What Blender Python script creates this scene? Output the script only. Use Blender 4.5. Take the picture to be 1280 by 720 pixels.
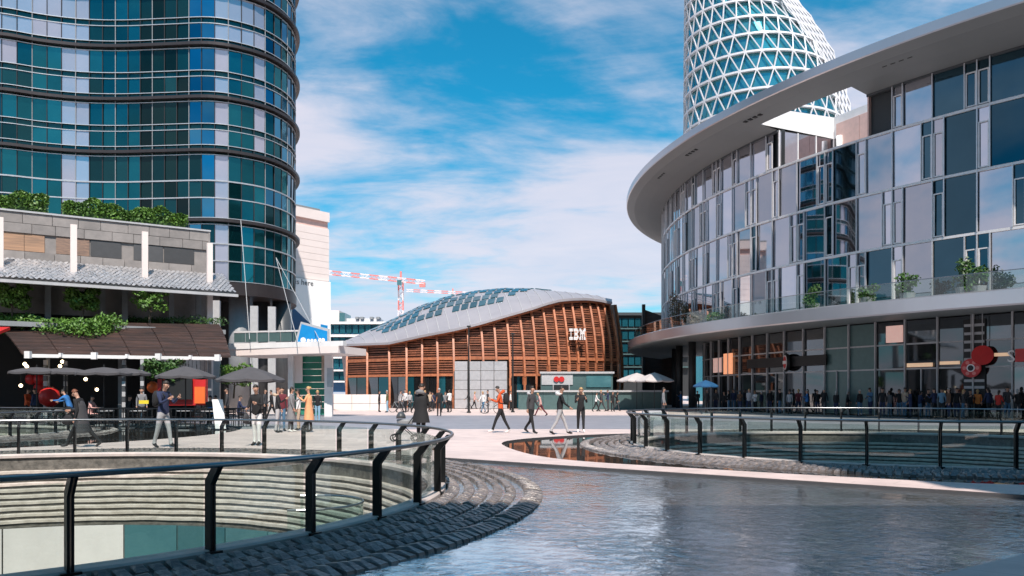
import bpy, bmesh, math, random
from mathutils import Vector, Matrix
from mathutils.geometry import delaunay_2d_cdt
random.seed(7)
PI = math.pi
sc = bpy.context.scene
for o in list(bpy.data.objects): bpy.data.objects.remove(o)
C = sc.collection
# ---------------------------------------------------------------- camera, sky, sun
EYE = 1.5; HZ = 492.0; F = 1000.0
cam_d = bpy.data.cameras.new('camera'); cam = bpy.data.objects.new('camera', cam_d); C.objects.link(cam)
cam.location = (0, 0, EYE); cam.rotation_euler = (PI/2, 0, 0)
cam_d.sensor_width = 36; cam_d.lens = 36*F/1280; cam_d.shift_y = (HZ-360)/1280
cam_d.clip_end = 5000; cam_d.clip_start = .05
sc.camera = cam
SUN = Vector((.20, -.98, 0)).normalized(); EL = math.radians(54)
SUN = Vector((SUN.x*math.cos(EL), SUN.y*math.cos(EL), math.sin(EL)))
w = bpy.data.worlds.new('World'); sc.world = w; w.use_nodes = True
nt = w.node_tree; N = nt.nodes; L = nt.links; N.clear()
def nn(t, **k):
    n = N.new(t)
    for a, b in k.items(): setattr(n, a, b)
    return n
def mth(op, a, b=None, c=None, clamp=False):
    n = N.new('ShaderNodeMath'); n.operation = op; n.use_clamp = clamp
    for i, v in enumerate((a, b, c)):
        if v is None: continue
        if isinstance(v, (int, float)): n.inputs[i].default_value = v
        else: L.new(v, n.inputs[i])
    return n.outputs[0]
def mixc(fac, a, b, typ='MIX'):
    n = N.new('ShaderNodeMix'); n.data_type = 'RGBA'; n.blend_type = typ
    for i, v in ((0, fac), (6, a), (7, b)):
        if isinstance(v, (int, float)): n.inputs[i].default_value = v
        elif isinstance(v, tuple): n.inputs[i].default_value = (*v, 1)
        else: L.new(v, n.inputs[i])
    return n.outputs[2]
sky = nn('ShaderNodeTexSky', sky_type='NISHITA', sun_disc=False)
sky.sun_elevation = EL; sky.sun_rotation = math.atan2(SUN.x, SUN.y); sky.air_density = 1.0; sky.dust_density = .6; sky.ozone_density = 2.5
tc = nn('ShaderNodeTexCoord'); sep = nn('ShaderNodeSeparateXYZ'); L.new(tc.outputs['Generated'], sep.inputs[0])
zz = mth('MAXIMUM', sep.outputs[2], 0.0); den = mth('ADD', zz, .13)
u_ = mth('DIVIDE', sep.outputs[0], den); v_ = mth('DIVIDE', sep.outputs[1], den)
cb = nn('ShaderNodeCombineXYZ'); L.new(mth('MULTIPLY', u_, .62), cb.inputs[0]); L.new(mth('MULTIPLY', v_, 1.0), cb.inputs[1])
def noise(vec, scale, det, rough, dist=0, off=(0, 0, 0)):
    m = nn('ShaderNodeMapping'); m.inputs[1].default_value = off; L.new(vec, m.inputs[0])
    n = nn('ShaderNodeTexNoise'); n.inputs['Scale'].default_value = scale; n.inputs['Detail'].default_value = det
    n.inputs['Roughness'].default_value = rough; n.inputs['Distortion'].default_value = dist
    L.new(m.outputs[0], n.inputs['Vector']); return n.outputs[0]
def ramp(v, a, b):
    n = nn('ShaderNodeMapRange', interpolation_type='SMOOTHSTEP'); n.inputs[1].default_value = a; n.inputs[2].default_value = b
    L.new(v, n.inputs[0]); return n.outputs[0]
n1 = noise(cb.outputs[0], 1.05, 9, .58, .35, (70.3, 1.1, 0))
n2 = noise(cb.outputs[0], 3.6, 9, .62, .5, (7.7, 2.2, 0))
cover = mth('ADD', mth('MULTIPLY', n1, .78), mth('MULTIPLY', n2, .22))
low = ramp(sep.outputs[2], .40, .27)        # more cloud towards the horizon
cover = mth('ADD', cover, mth('MULTIPLY', low, .135))
cl = mth('MULTIPLY', ramp(cover, .475, .66), .86)
tint = mixc(1.0, sky.outputs[0], (.10, 1.06, 1.2), 'MULTIPLY')
pale = mixc(mth('MULTIPLY', ramp(sep.outputs[2], .22, -.01), .6), tint, (4.2, 5.7, 6.6))
cloudc = mixc(n2, (4.9, 5.3, 6.6), (7.4, 6.7, 7.2))
skyc = mixc(cl, pale, cloudc)
bg = nn('ShaderNodeBackground'); bg.inputs[1].default_value = .098; L.new(skyc, bg.inputs[0])
wo = nn('ShaderNodeOutputWorld'); L.new(bg.outputs[0], wo.inputs[0])
sd = bpy.data.lights.new('sun', 'SUN'); sd.energy = 5.0; sd.angle = math.radians(.5); sd.color = (1, .90, .82)
so = bpy.data.objects.new('sun', sd); C.objects.link(so); so.rotation_euler = SUN.to_track_quat('Z', 'Y').to_euler(); so.location = (0, -30, 60)
sc.view_settings.view_transform = 'Standard'; sc.view_settings.look = 'None'; sc.view_settings.gamma = 1; sc.view_settings.exposure = 0.38
sc.render.engine = 'CYCLES'; sc.cycles.max_bounces = 8; sc.cycles.transparent_max_bounces = 16; sc.cycles.glossy_bounces = 4
sc.render.resolution_x = 1024; sc.render.resolution_y = 576
# ---------------------------------------------------------------- helpers
def at(px, py, D): return Vector(((px-640)/F*D, D, EYE+(HZ-py)/F*D))
def gd(px, py, z=0.0):
    D = (EYE-z)*F/(py-HZ); return Vector(((px-640)/F*D, D, z))
def XY(px, D): return ((px-640)/F*D, D)
def pol(c, r, a): return (c[0]+r*math.cos(a), c[1]+r*math.sin(a))
R = math.radians
class MB:
    def __init__(s): s.v = []; s.f = []; s.m = []
    def add(s, vs, fs, m=0):
        b = len(s.v); s.v += [tuple(v) for v in vs]; s.f += [tuple(i+b for i in f) for f in fs]; s.m += [m]*len(fs); return s
    def hexa(s, p, m=0):  # 8 points: bottom 4 ccw, top 4
        return s.add(p, [(3, 2, 1, 0), (4, 5, 6, 7), (0, 1, 5, 4), (1, 2, 6, 5), (2, 3, 7, 6), (3, 0, 4, 7)], m)
    def box(s, x0, x1, y0, y1, z0, z1, m=0):
        return s.hexa([(x0, y0, z0), (x1, y0, z0), (x1, y1, z0), (x0, y1, z0), (x0, y0, z1), (x1, y0, z1), (x1, y1, z1), (x0, y1, z1)], m)
    def rbox(s, c, sx, sy, sz, rz=0, m=0):  # c = centre of base
        ca, sa = math.cos(rz), math.sin(rz); P = []
        for z in (0, sz):
            for a, b in ((-1, -1), (1, -1), (1, 1), (-1, 1)):
                x, y = a*sx/2, b*sy/2; P.append((c[0]+x*ca-y*sa, c[1]+x*sa+y*ca, c[2]+z))
        return s.hexa(P, m)
    def wall(s, a, b, z0, z1, t, m=0, z0b=None, z1b=None):  # slab between plan points, thickness t to the left of a->b
        a = Vector(a[:2]); b = Vector(b[:2]); d = (b-a).normalized(); n = Vector((-d.y, d.x))*t
        z0b = z0 if z0b is None else z0b; z1b = z1 if z1b is None else z1b
        return s.hexa([(a.x, a.y, z0), (b.x, b.y, z0b), (b.x+n.x, b.y+n.y, z0b), (a.x+n.x, a.y+n.y, z0),
                       (a.x, a.y, z1), (b.x, b.y, z1b), (b.x+n.x, b.y+n.y, z1b), (a.x+n.x, a.y+n.y, z1)], m)
    def beam(s, p, q, w, h, m=0):
        p = Vector(p); q = Vector(q); d = (q-p).normalized()
        u = d.cross(Vector((0, 0, 1)))
        if u.length < 1e-3: u = Vector((1, 0, 0))
        u.normalize(); v = u.cross(d)*h/2; u = u*w/2
        return s.hexa([p-u-v, p+u-v, q+u-v, q-u-v, p-u+v, p+u+v, q+u+v, q-u+v], m)
    def tube(s, pts, r, n=8, m=0, closed=False, cap=True):
        pts = [Vector(p) for p in pts]; k = len(pts)
        rs = r if isinstance(r, (list, tuple)) else [r]*k
        V = []; up = Vector((0, 0, 1))
        for i, p in enumerate(pts):
            a = pts[(i-1) % k] if (closed or i > 0) else p; b = pts[(i+1) % k] if (closed or i < k-1) else p
            d = (b-a)
            if d.length < 1e-9: d = Vector((0, 0, 1))
            d.normalize(); u = d.cross(up if abs(d.z) < .95 else Vector((1, 0, 0))).normalized(); v = d.cross(u)
            V += [p+(u*math.cos(2*PI*j/n)+v*math.sin(2*PI*j/n))*rs[i] for j in range(n)]
        fs = []
        for i in range(k if closed else k-1):
            for j in range(n):
                a = i*n+j; b = i*n+(j+1) % n; c = ((i+1) % k)*n+(j+1) % n; d = ((i+1) % k)*n+j
                fs.append((a, b, c, d))
        if cap and not closed: fs += [tuple(range(n))[::-1], tuple(range((k-1)*n, k*n))]
        return s.add(V, fs, m)
    def lathe(s, c, prof, n=16, m=0, sx=1, sy=1):
        V = []
        for r, z in prof: V += [(c[0]+r*sx*math.cos(2*PI*j/n), c[1]+r*sy*math.sin(2*PI*j/n), c[2]+z) for j in range(n)]
        fs = []
        for i in range(len(prof)-1):
            for j in range(n): fs.append((i*n+j, i*n+(j+1) % n, (i+1)*n+(j+1) % n, (i+1)*n+j))
        fs += [tuple(range(n))[::-1], tuple(range((len(prof)-1)*n, len(prof)*n))]
        return s.add(V, fs, m)
    def grid(s, rows, m=0, closed=False):
        k = len(rows[0]); V = [p for r in rows for p in r]; fs = []
        for i in range(len(rows)-1):
            for j in range(k if closed else k-1): fs.append((i*k+j, i*k+(j+1) % k, (i+1)*k+(j+1) % k, (i+1)*k+j))
        return s.add(V, fs, m)
    def build(s, name, mats, parent=None, smooth=False, kind=None):
        off = Vector((0, 0, 0)); q = parent
        while q is not None: off += q.location; q = q.parent
        me = bpy.data.meshes.new(name); me.from_pydata([(v[0]-off.x, v[1]-off.y, v[2]-off.z) for v in s.v], [], s.f)
        for mm in (mats if isinstance(mats, (list, tuple)) else [mats]): me.materials.append(mm)
        if len(me.materials) > 1: me.polygons.foreach_set('material_index', s.m)
        if smooth: me.polygons.foreach_set('use_smooth', [True]*len(me.polygons))
        me.update(); o = bpy.data.objects.new(name, me); C.objects.link(o)
        if parent is not None: o.parent = parent
        if kind: o['kind'] = kind
        return o
def tag(o, label, cat, group=None):
    o['label'] = label; o['category'] = cat
    if group: o['group'] = group
    return o
def empty(name, loc, label=None, cat=None, group=None, kind=None):
    o = bpy.data.objects.new(name, None); o.location = loc; o.empty_display_size = .2; C.objects.link(o)
    if label: tag(o, label, cat, group)
    if kind: o['kind'] = kind
    return o
KIDS = {}
def copy_tree(o, parent=None, kids=None):
    c = o.copy(); C.objects.link(c)
    if parent: c.parent = parent
    for ch in list(o.children): copy_tree(ch, c)
    return c
# ---------------------------------------------------------------- materials
M = {}
def mat(name, col, rough=.6, metal=0.0, col2=None, scale=3.0, bump=0.0, bscale=20.0, var=0.0, spec=None, ior=None, coords='Object', stretch=(1, 1, 1), emit=None, coat=0):
    m = bpy.data.materials.new(name); m.use_nodes = True; n = m.node_tree.nodes; l = m.node_tree.links; b = n['Principled BSDF']
    b.inputs['Roughness'].default_value = rough; b.inputs['Metallic'].default_value = metal
    if spec is not None: b.inputs['Specular IOR Level'].default_value = spec
    if ior: b.inputs['IOR'].default_value = ior
    if coat: b.inputs['Coat Weight'].default_value = coat; b.inputs['Coat Roughness'].default_value = .05
    if emit: b.inputs['Emission Color'].default_value = (*col, 1); b.inputs['Emission Strength'].default_value = emit
    tcn = n.new('ShaderNodeTexCoord'); mp = n.new('ShaderNodeMapping'); mp.inputs['Scale'].default_value = stretch
    l.new(tcn.outputs[coords], mp.inputs[0])
    src = None
    if col2 is None: col2 = tuple(c*.86 for c in col)
    nz = n.new('ShaderNodeTexNoise'); nz.inputs['Scale'].default_value = scale; nz.inputs['Detail'].default_value = 6; nz.inputs['Roughness'].default_value = .62
    l.new(mp.outputs[0], nz.inputs['Vector'])
    r = n.new('ShaderNodeMapRange'); r.inputs[1].default_value = .33; r.inputs[2].default_value = .67; l.new(nz.outputs[0], r.inputs[0])
    mx = n.new('ShaderNodeMix'); mx.data_type = 'RGBA'; mx.inputs[6].default_value = (*col, 1); mx.inputs[7].default_value = (*col2, 1)
    l.new(r.outputs[0], mx.inputs[0]); src = mx.outputs[2]
    if var:
        oi = n.new('ShaderNodeObjectInfo'); mr = n.new('ShaderNodeMapRange'); mr.inputs[3].default_value = 1-var; mr.inputs[4].default_value = 1+var
        l.new(oi.outputs['Random'], mr.inputs[0]); vm = n.new('ShaderNodeVectorMath'); vm.operation = 'SCALE'
        l.new(src, vm.inputs[0]); l.new(mr.outputs[0], vm.inputs['Scale']); src = vm.outputs[0]
    l.new(src, b.inputs['Base Color'])
    if bump:
        bz = n.new('ShaderNodeTexNoise'); bz.inputs['Scale'].default_value = bscale; bz.inputs['Detail'].default_value = 4
        l.new(mp.outputs[0], bz.inputs['Vector']); bp = n.new('ShaderNodeBump'); bp.inputs['Strength'].default_value = bump; bp.inputs['Distance'].default_value = .02
        l.new(bz.outputs[0], bp.inputs['Height']); l.new(bp.outputs[0], b.inputs['Normal'])
    M[name] = m; return m
def add_joints(name, w_, h_, dark=.8, mort=.012):
    m = M[name]; n = m.node_tree.nodes; l = m.node_tree.links; b = n['Principled BSDF']; src = b.inputs['Base Color'].links[0].from_socket
    t = n.new('ShaderNodeTexCoord'); mp = n.new('ShaderNodeMapping'); mp.inputs['Rotation'].default_value = (0, 0, .65); l.new(t.outputs['Object'], mp.inputs[0])
    br = n.new('ShaderNodeTexBrick'); br.inputs['Scale'].default_value = 1; br.inputs['Brick Width'].default_value = w_; br.inputs['Row Height'].default_value = h_; br.inputs['Mortar Size'].default_value = mort; br.inputs['Mortar Smooth'].default_value = .1
    br.inputs['Color1'].default_value = (1, 1, 1, 1); br.inputs['Color2'].default_value = (.93, .93, .94, 1); br.inputs['Mortar'].default_value = (dark, dark, dark, 1); l.new(mp.outputs[0], br.inputs['Vector'])
    st = n.new('ShaderNodeTexNoise'); st.inputs['Scale'].default_value = 1.7; st.inputs['Detail'].default_value = 8; l.new(t.outputs['Object'], st.inputs['Vector'])
    mr = n.new('ShaderNodeMapRange'); mr.inputs[1].default_value = .35; mr.inputs[2].default_value = .6; mr.inputs[3].default_value = .86; mr.inputs[4].default_value = 1.0; l.new(st.outputs[0], mr.inputs[0])
    mx = n.new('ShaderNodeMix'); mx.data_type = 'RGBA'; mx.blend_type = 'MULTIPLY'; mx.inputs[0].default_value = 1; l.new(src, mx.inputs[6]); l.new(br.outputs[0], mx.inputs[7])
    vm = n.new('ShaderNodeVectorMath'); vm.operation = 'SCALE'; l.new(mx.outputs[2], vm.inputs[0]); l.new(mr.outputs[0], vm.inputs['Scale']); l.new(vm.outputs[0], b.inputs['Base Color'])
def clear_glass(name, tint, refl=(1, 1, 1)):
    m = bpy.data.materials.new(name); m.use_nodes = True; n = m.node_tree.nodes; l = m.node_tree.links; n.clear()
    t = n.new('ShaderNodeBsdfTransparent'); t.inputs[0].default_value = (*tint, 1)
    g = n.new('ShaderNodeBsdfGlossy'); g.inputs['Roughness'].default_value = .02; g.inputs[0].default_value = (*refl, 1)
    lw_ = n.new('ShaderNodeLayerWeight'); lw_.inputs[0].default_value = .5; p5 = n.new('ShaderNodeMath'); p5.operation = 'POWER'; p5.inputs[1].default_value = 4.5; l.new(lw_.outputs['Facing'], p5.inputs[0]); fr = n.new('ShaderNodeMath'); fr.operation = 'MULTIPLY_ADD'; fr.inputs[1].default_value = .8; fr.inputs[2].default_value = .05; l.new(p5.outputs[0], fr.inputs[0]); mx = n.new('ShaderNodeMixShader'); o = n.new('ShaderNodeOutputMaterial')
    l.new(fr.outputs[0], mx.inputs[0]); l.new(t.outputs[0], mx.inputs[1]); l.new(g.outputs[0], mx.inputs[2]); l.new(mx.outputs[0], o.inputs[0])
    M[name] = m; return m
# ground
mat('paving', (.74, .59, .54), .5, col2=(.64, .51, .47), scale=.35, bump=.15, bscale=14, coords='Object')
mat('paving_grey', (.33, .32, .35), .40, col2=(.25, .25, .28), scale=.6, bump=.15, bscale=14)
add_joints('paving', 1.2, .6); add_joints('paving_grey', .6, .3)
mat('lip', (.05, .05, .055), .6)
mat('cobble', (.29, .245, .23), .3, col2=(.09, .082, .08), scale=6, bump=.6, bscale=30, var=.35)
mat('kerbstone', (.55, .47, .43), .5, col2=(.42, .37, .35), scale=3, bump=.2)
mat('ledge', (.64, .57, .51), .4, col2=(.42, .37, .32), scale=4, bump=.5, bscale=12)  # pale tone paints the sky sheen on the step edges
mat('riser', (.075, .07, .062), .6, col2=(.18, .165, .145), scale=7, bump=.5)
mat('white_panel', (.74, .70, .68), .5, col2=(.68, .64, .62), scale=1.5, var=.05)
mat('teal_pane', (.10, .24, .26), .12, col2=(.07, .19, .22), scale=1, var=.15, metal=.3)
mat('well_floor', (.35, .32, .30), .6)
# metals
mat('rail_dark', (.02, .022, .024), .35, metal=.6, var=.1)
mat('rail_steel', (.30, .31, .32), .28, metal=.9)
mat('alu', (.62, .61, .62), .35, metal=.55, var=.04)
mat('alu_white', (.72, .70, .70), .4, metal=.1)
mat('white', (.80, .78, .77), .5, scale=1.2)
mat('bronze', (.055, .045, .045), .4, metal=.5)
mat('dark', (.012, .013, .014), .6)
mat('dark2', (.03, .033, .035), .5)
mat('charcoal', (.06, .065, .07), .45)
mat('grey', (.25, .26, .27), .5)
mat('lgrey', (.45, .45, .46), .5)
mat('soffit', (.21, .22, .22), .55, scale=.2, col2=(.19, .20, .20))
mat('fascia', (.52, .51, .53), .28, metal=.75, scale=.12, col2=(.46, .45, .47))
mat('podium_soffit', (.22, .25, .25), .6)
# glass
mat('glass_tower_refl_sky', (.05, .20, .30), .04, metal=1, var=.35, scale=.5)
mat('glass_tower_refl_dark', (.004, .022, .022), .06, metal=.5, var=.5, scale=.5)
mat('glass_tower', (.016, .15, .17), .05, metal=.9, var=.38, scale=.5, col2=(.012, .12, .14))
mat('glass_tower_dark', (.008, .06, .068), .06, metal=.7, var=.4, scale=.6)
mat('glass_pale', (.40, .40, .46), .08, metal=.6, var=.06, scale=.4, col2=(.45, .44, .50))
mat('glass_facade', (.52, .50, .53), .025, metal=1, var=.25, scale=.3, col2=(.42, .44, .50))
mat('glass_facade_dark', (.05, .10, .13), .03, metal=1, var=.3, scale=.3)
mat('glass_shop', (.14, .15, .16), .03, metal=.9, var=.3, scale=.3)
mat('glass_far', (.02, .13, .17), .12, metal=.5, var=.4, scale=.3)
mat('panel_teal', (.10, .17, .17), .35, metal=.3)
clear_glass('rail_glass', (.86, .91, .89)); clear_glass('rail_glass_green', (.72, .84, .82))
# stone / wood
mat('stone', (.30, .27, .255), .7, col2=(.22, .20, .19), scale=1.6, bump=.3, var=.14)
mat('stone_dark', (.075, .075, .078), .45, var=.2)
mat('stone_brown', (.32, .20, .14), .55, col2=(.16, .11, .09), scale=2.5, stretch=(1, 1, 7))
mat('wood_lit', (.52, .30, .18), .5, col2=(.25, .16, .11), scale=1.5, stretch=(.3, .3, 5))
mat('plank', (.06, .028, .02), .6, col2=(.022, .012, .01), scale=2, stretch=(.5, .5, 4), bump=.3, var=.25)
mat('rib', (.48, .175, .08), .5, col2=(.32, .105, .05), scale=3, var=.12)
mat('slat', (.27, .095, .05), .55, col2=(.14, .055, .03), scale=2, var=.4)
mat('interior', (.045, .028, .02), .7)
mat('zinc', (.46, .43, .45), .42, metal=.35, col2=(.38, .36, .385), scale=.25)
mat('skylight', (.05, .15, .19), .15, metal=.5, var=.25)
mat('silver_tile', (.62, .60, .60), .3, metal=.55, col2=(.30, .29, .30), scale=9)
mat('clad', (.78, .68, .64), .6, col2=(.74, .64, .60), scale=.7)
mat('billboard', (.86, .84, .82), .6, col2=(.85, .83, .81))
mat('pinkwall', (.72, .48, .42), .5)
mat('green_board', (.03, .22, .15), .5, var=.12)
mat('blue_sign', (.0, .24, .55), .4, col2=(.0, .20, .5))
mat('blue_dark', (.02, .09, .2), .4)
mat('poster', (.6, .42, .34), .6, col2=(.3, .26, .2), scale=3)
mat('diagrid', (.62, .62, .64), .4)
mat('glass_diagrid', (.06, .26, .31), .06, metal=.7, var=.35)
mat('red', (.55, .02, .02), .45); mat('orange', (.85, .16, .03), .5); mat('crane_red', (.72, .22, .20), .6); mat('crane_white', (.8, .7, .7), .6)
mat('fabric_dark', (.075, .07, .075), .8, scale=4); mat('fabric_white', (.50, .46, .45), .8)
mat('lamp_on', (1, .75, .45), emit=6)
mat('beige', (.42, .33, .25), .6)
def foliage(name, a, b):
    mat(name, a, .55, col2=b, scale=1.8, var=.1); return M[name]
foliage('leaf', (.055, .13, .02), (.02, .06, .012)); foliage('leaf_bright', (.12, .24, .03), (.05, .12, .02)); foliage('leaf_brown', (.16, .12, .07), (.07, .06, .03))
mat('bark', (.10, .075, .05), .8, col2=(.05, .04, .03), scale=8)
# wet stone under a film of water
def water(name, deep, light, rough, bstr, crack, ws=5.0):
    m = bpy.data.materials.new(name); m.use_nodes = True; n = m.node_tree.nodes; l = m.node_tree.links; b = n['Principled BSDF']
    tcn = n.new('ShaderNodeTexCoord')
    wv = n.new('ShaderNodeTexNoise'); wv.inputs['Scale'].default_value = 1.3; wv.inputs['Detail'].default_value = 5; l.new(tcn.outputs['Object'], wv.inputs['Vector'])
    mx = n.new('ShaderNodeMix'); mx.data_type = 'RGBA'; mx.inputs[6].default_value = (*deep, 1); mx.inputs[7].default_value = (*light, 1); l.new(wv.outputs[0], mx.inputs[0])
    col = mx.outputs[2]
    if crack:
        ds = n.new('ShaderNodeTexNoise'); ds.inputs['Scale'].default_value = 2.5; l.new(tcn.outputs['Object'], ds.inputs['Vector'])
        ad = n.new('ShaderNodeMix'); ad.data_type = 'RGBA'; ad.blend_type = 'ADD'; ad.inputs[0].default_value = .35; l.new(tcn.outputs['Object'], ad.inputs[6]); l.new(ds.outputs[1], ad.inputs[7])
        vo = n.new('ShaderNodeTexVoronoi'); vo.feature = 'DISTANCE_TO_EDGE'; vo.inputs['Scale'].default_value = 2.6; l.new(ad.outputs[2], vo.inputs['Vector'])
        rr = n.new('ShaderNodeMapRange'); rr.inputs[1].default_value = .003; rr.inputs[2].default_value = .016; l.new(vo.outputs[0], rr.inputs[0])
        m2 = n.new('ShaderNodeMix'); m2.data_type = 'RGBA'; m2.inputs[6].default_value = (.05, .05, .055, 1); l.new(rr.outputs[0], m2.inputs[0]); l.new(col, m2.inputs[7]); col = m2.outputs[2]
    l.new(col, b.inputs['Base Color']); b.inputs['Roughness'].default_value = rough; b.inputs['IOR'].default_value = 1.75 if crack else 1.45
    a = n.new('ShaderNodeTexNoise'); a.inputs['Scale'].default_value = ws; a.inputs['Detail'].default_value = 4; a.inputs['Roughness'].default_value = .6; a.inputs['Distortion'].default_value = 1.2
    l.new(tcn.outputs['Object'], a.inputs['Vector'])
    bp = n.new('ShaderNodeBump'); bp.inputs['Strength'].default_value = bstr; bp.inputs['Distance'].default_value = .017; l.new(a.outputs[0], bp.inputs['Height']); l.new(bp.outputs[0], b.inputs['Normal'])
    if crack:
        pn = n.new('ShaderNodeTexNoise'); pn.inputs['Scale'].default_value = .7; pn.inputs['Detail'].default_value = 3; l.new(tcn.outputs['Object'], pn.inputs['Vector'])
        pr = n.new('ShaderNodeMapRange'); pr.inputs[1].default_value = .38; pr.inputs[2].default_value = .62; pr.inputs[3].default_value = .25; pr.inputs[4].default_value = 1.0; l.new(pn.outputs[0], pr.inputs[0]); l.new(pr.outputs[0], bp.inputs['Strength'])
        gl = n.new('ShaderNodeBsdfGlossy'); gl.inputs['Roughness'].default_value = rough; gl.inputs[0].default_value = (.93, .98, 1.0, 1); l.new(bp.outputs[0], gl.inputs['Normal'])
        lw_ = n.new('ShaderNodeLayerWeight'); lw_.inputs[0].default_value = .5; l.new(bp.outputs[0], lw_.inputs['Normal'])
        p5 = n.new('ShaderNodeMath'); p5.operation = 'POWER'; p5.inputs[1].default_value = 1.5; l.new(lw_.outputs['Facing'], p5.inputs[0])
        ms = n.new('ShaderNodeMixShader'); l.new(p5.outputs[0], ms.inputs[0]); l.new(b.outputs[0], ms.inputs[1]); l.new(gl.outputs[0], ms.inputs[2]); l.new(ms.outputs[0], n['Material Output'].inputs[0])
    M[name] = m
water('water', (.22, .22, .225), (.50, .48, .46), .05, 1.0, True, 5.5)
water('water_still', (.035, .03, .028), (.06, .05, .045), .012, .02, False, 2.0)
# ---------------------------------------------------------------- ground sheets
R1 = (-8.9, 12.45); R2 = (11.4, 23.5); R3 = (-25.2, 30.0); RR = 7.8
WZ = -.05
def circ(c, r, n=96): return [pol(c, r, 2*PI*i/n) for i in range(n)]
p1 = [(-2.3, 19.19)]
for i in range(2, 48): p1.append(pol(R1, 9.62, R(46+i*4.3)))
p1 += [(-10.2, 1.6), (-3, 2.19), (3.45, 6.58), (8.4, 9.94), (9.4, 10.2), (9.6, 9.6), (8.9, 9.49)]
p1 = [(-2.3, 19.19)] + p1[1:-4] + [(8.5, 10.0), (9.05, 10.2), (9.2, 10.49)]
p2px = [(640, 562), (680, 572), (745, 578), (830, 583), (930, 589), (1100, 598.5), (1280, 607)]
p2 = [tuple(gd(x, y)[:2]) for x, y in [(622, 553)]+p2px]
p2 += [(12, 12.6), (16, 13.4), (20, 16.5), (22, 21), (22.2, 27), (19.5, 31.5), (15, 34), (10.5, 34.4)]
p2 += [tuple(gd(x, y)[:2]) for x, y in [(810, 541.5), (760, 542.3), (700, 545), (650, 548.5)]]
p3 = circ((-24.2, 30.3), 13.2, 80)
def smooth_poly(p, it=2):
    for _ in range(it):
        q = []
        for i in range(len(p)):
            a = p[i]; b = p[(i+1) % len(p)]
            q += [(a[0]*.75+b[0]*.25, a[1]*.75+b[1]*.25), (a[0]*.25+b[0]*.75, a[1]*.25+b[1]*.75)]
        p = q
    return p
p2 = smooth_poly(p2)
holes = [circ(R1, 7.62), circ(R2, 7.62), circ(R3, 7.62)]
grey_band = [tuple(gd(x, y)[:2]) for x, y in [(-900, 536), (1500, 537), (1900, 533)]] + [tuple(gd(x, y)[:2]) for x, y in [(1900, 520), (-900, 520)]]
grey_band = [(-70, 34.2), (70, 33.4), (70, 55), (-70, 55)]
def inside(pt, poly):
    x, y = pt; c = False; j = len(poly)-1
    for i in range(len(poly)):
        xi, yi = poly[i]; xj, yj = poly[j]
        if (yi > y) != (yj > y) and x < (xj-xi)*(y-yi)/(yj-yi)+xi: c = not c
        j = i
    return c
outer = [(-2500, -2500), (2500, -2500), (2500, 2500), (-2500, 2500)]
allp = []; edges = []
for poly in [outer, p1, p2, p3, grey_band]+holes:
    b = len(allp); allp += [Vector(p) for p in poly]; edges += [(b+i, b+(i+1) % len(poly)) for i in range(len(poly))]
V2, E2, F2, _, _, _ = delaunay_2d_cdt(allp, edges, [], 0, 1e-6)
sheets = {'plaza': MB(), 'paving_band': MB(), 'pool_water': MB(), 'moat_water': MB(), 'moat3': MB()}
idx = {k: [] for k in sheets}
for f in F2:
    c = sum((V2[i] for i in f), Vector((0, 0)))/len(f); c = (c.x, c.y)
    if any(inside(c, h) for h in holes): continue
    if inside(c, p1): k = 'pool_water'
    elif inside(c, p2): k = 'moat_water'
    elif inside(c, p3): k = 'moat3'
    elif inside(c, grey_band): k = 'paving_band'
    else: k = 'plaza'
    z = WZ if k in ('pool_water', 'moat_water', 'moat3') else 0
    sheets[k].add([(V2[i].x, V2[i].y, z) for i in f], [tuple(range(len(f)))])
for k, nm, mm in (('plaza', 'plaza', 'paving'), ('paving_band', 'paving_band', 'paving_grey'), ('pool_water', 'pool_water', 'water'), ('moat_water', 'pool_water', 'water_still'), ('moat3', 'pool_water', 'water_still')):
    sheets[k].build(nm, M[mm], kind='structure')
lip = MB()
for poly in (p1, p2, p3):
    for i in range(len(poly)):
        a = poly[i]; b = poly[(i+1) % len(poly)]
        lip.add([(a[0], a[1], WZ-.06), (b[0], b[1], WZ-.06), (b[0], b[1], 0), (a[0], a[1], 0)], [(0, 1, 2, 3)])
lip.build('pool_edge', M['lip'], kind='structure')
# thin dark strip laid along the upper edge of the near pool
sl = MB(); a = Vector((9.2, 10.49)); b = Vector((-2.3, 19.19)); d = (b-a).normalized(); n_ = Vector((-d.y, d.x))
for q, t in ((-.075, .07),):
    sl.add([(a.x+n_.x*q, a.y+n_.y*q, .004), (b.x+n_.x*q, b.y+n_.y*q, .004), (b.x+n_.x*(q+t), b.y+n_.y*(q+t), .004), (a.x+n_.x*(q+t), a.y+n_.y*(q+t), .004)], [(3, 2, 1, 0)])
sl.build('dark_edge_strip', M['dark'], kind='structure')
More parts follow.
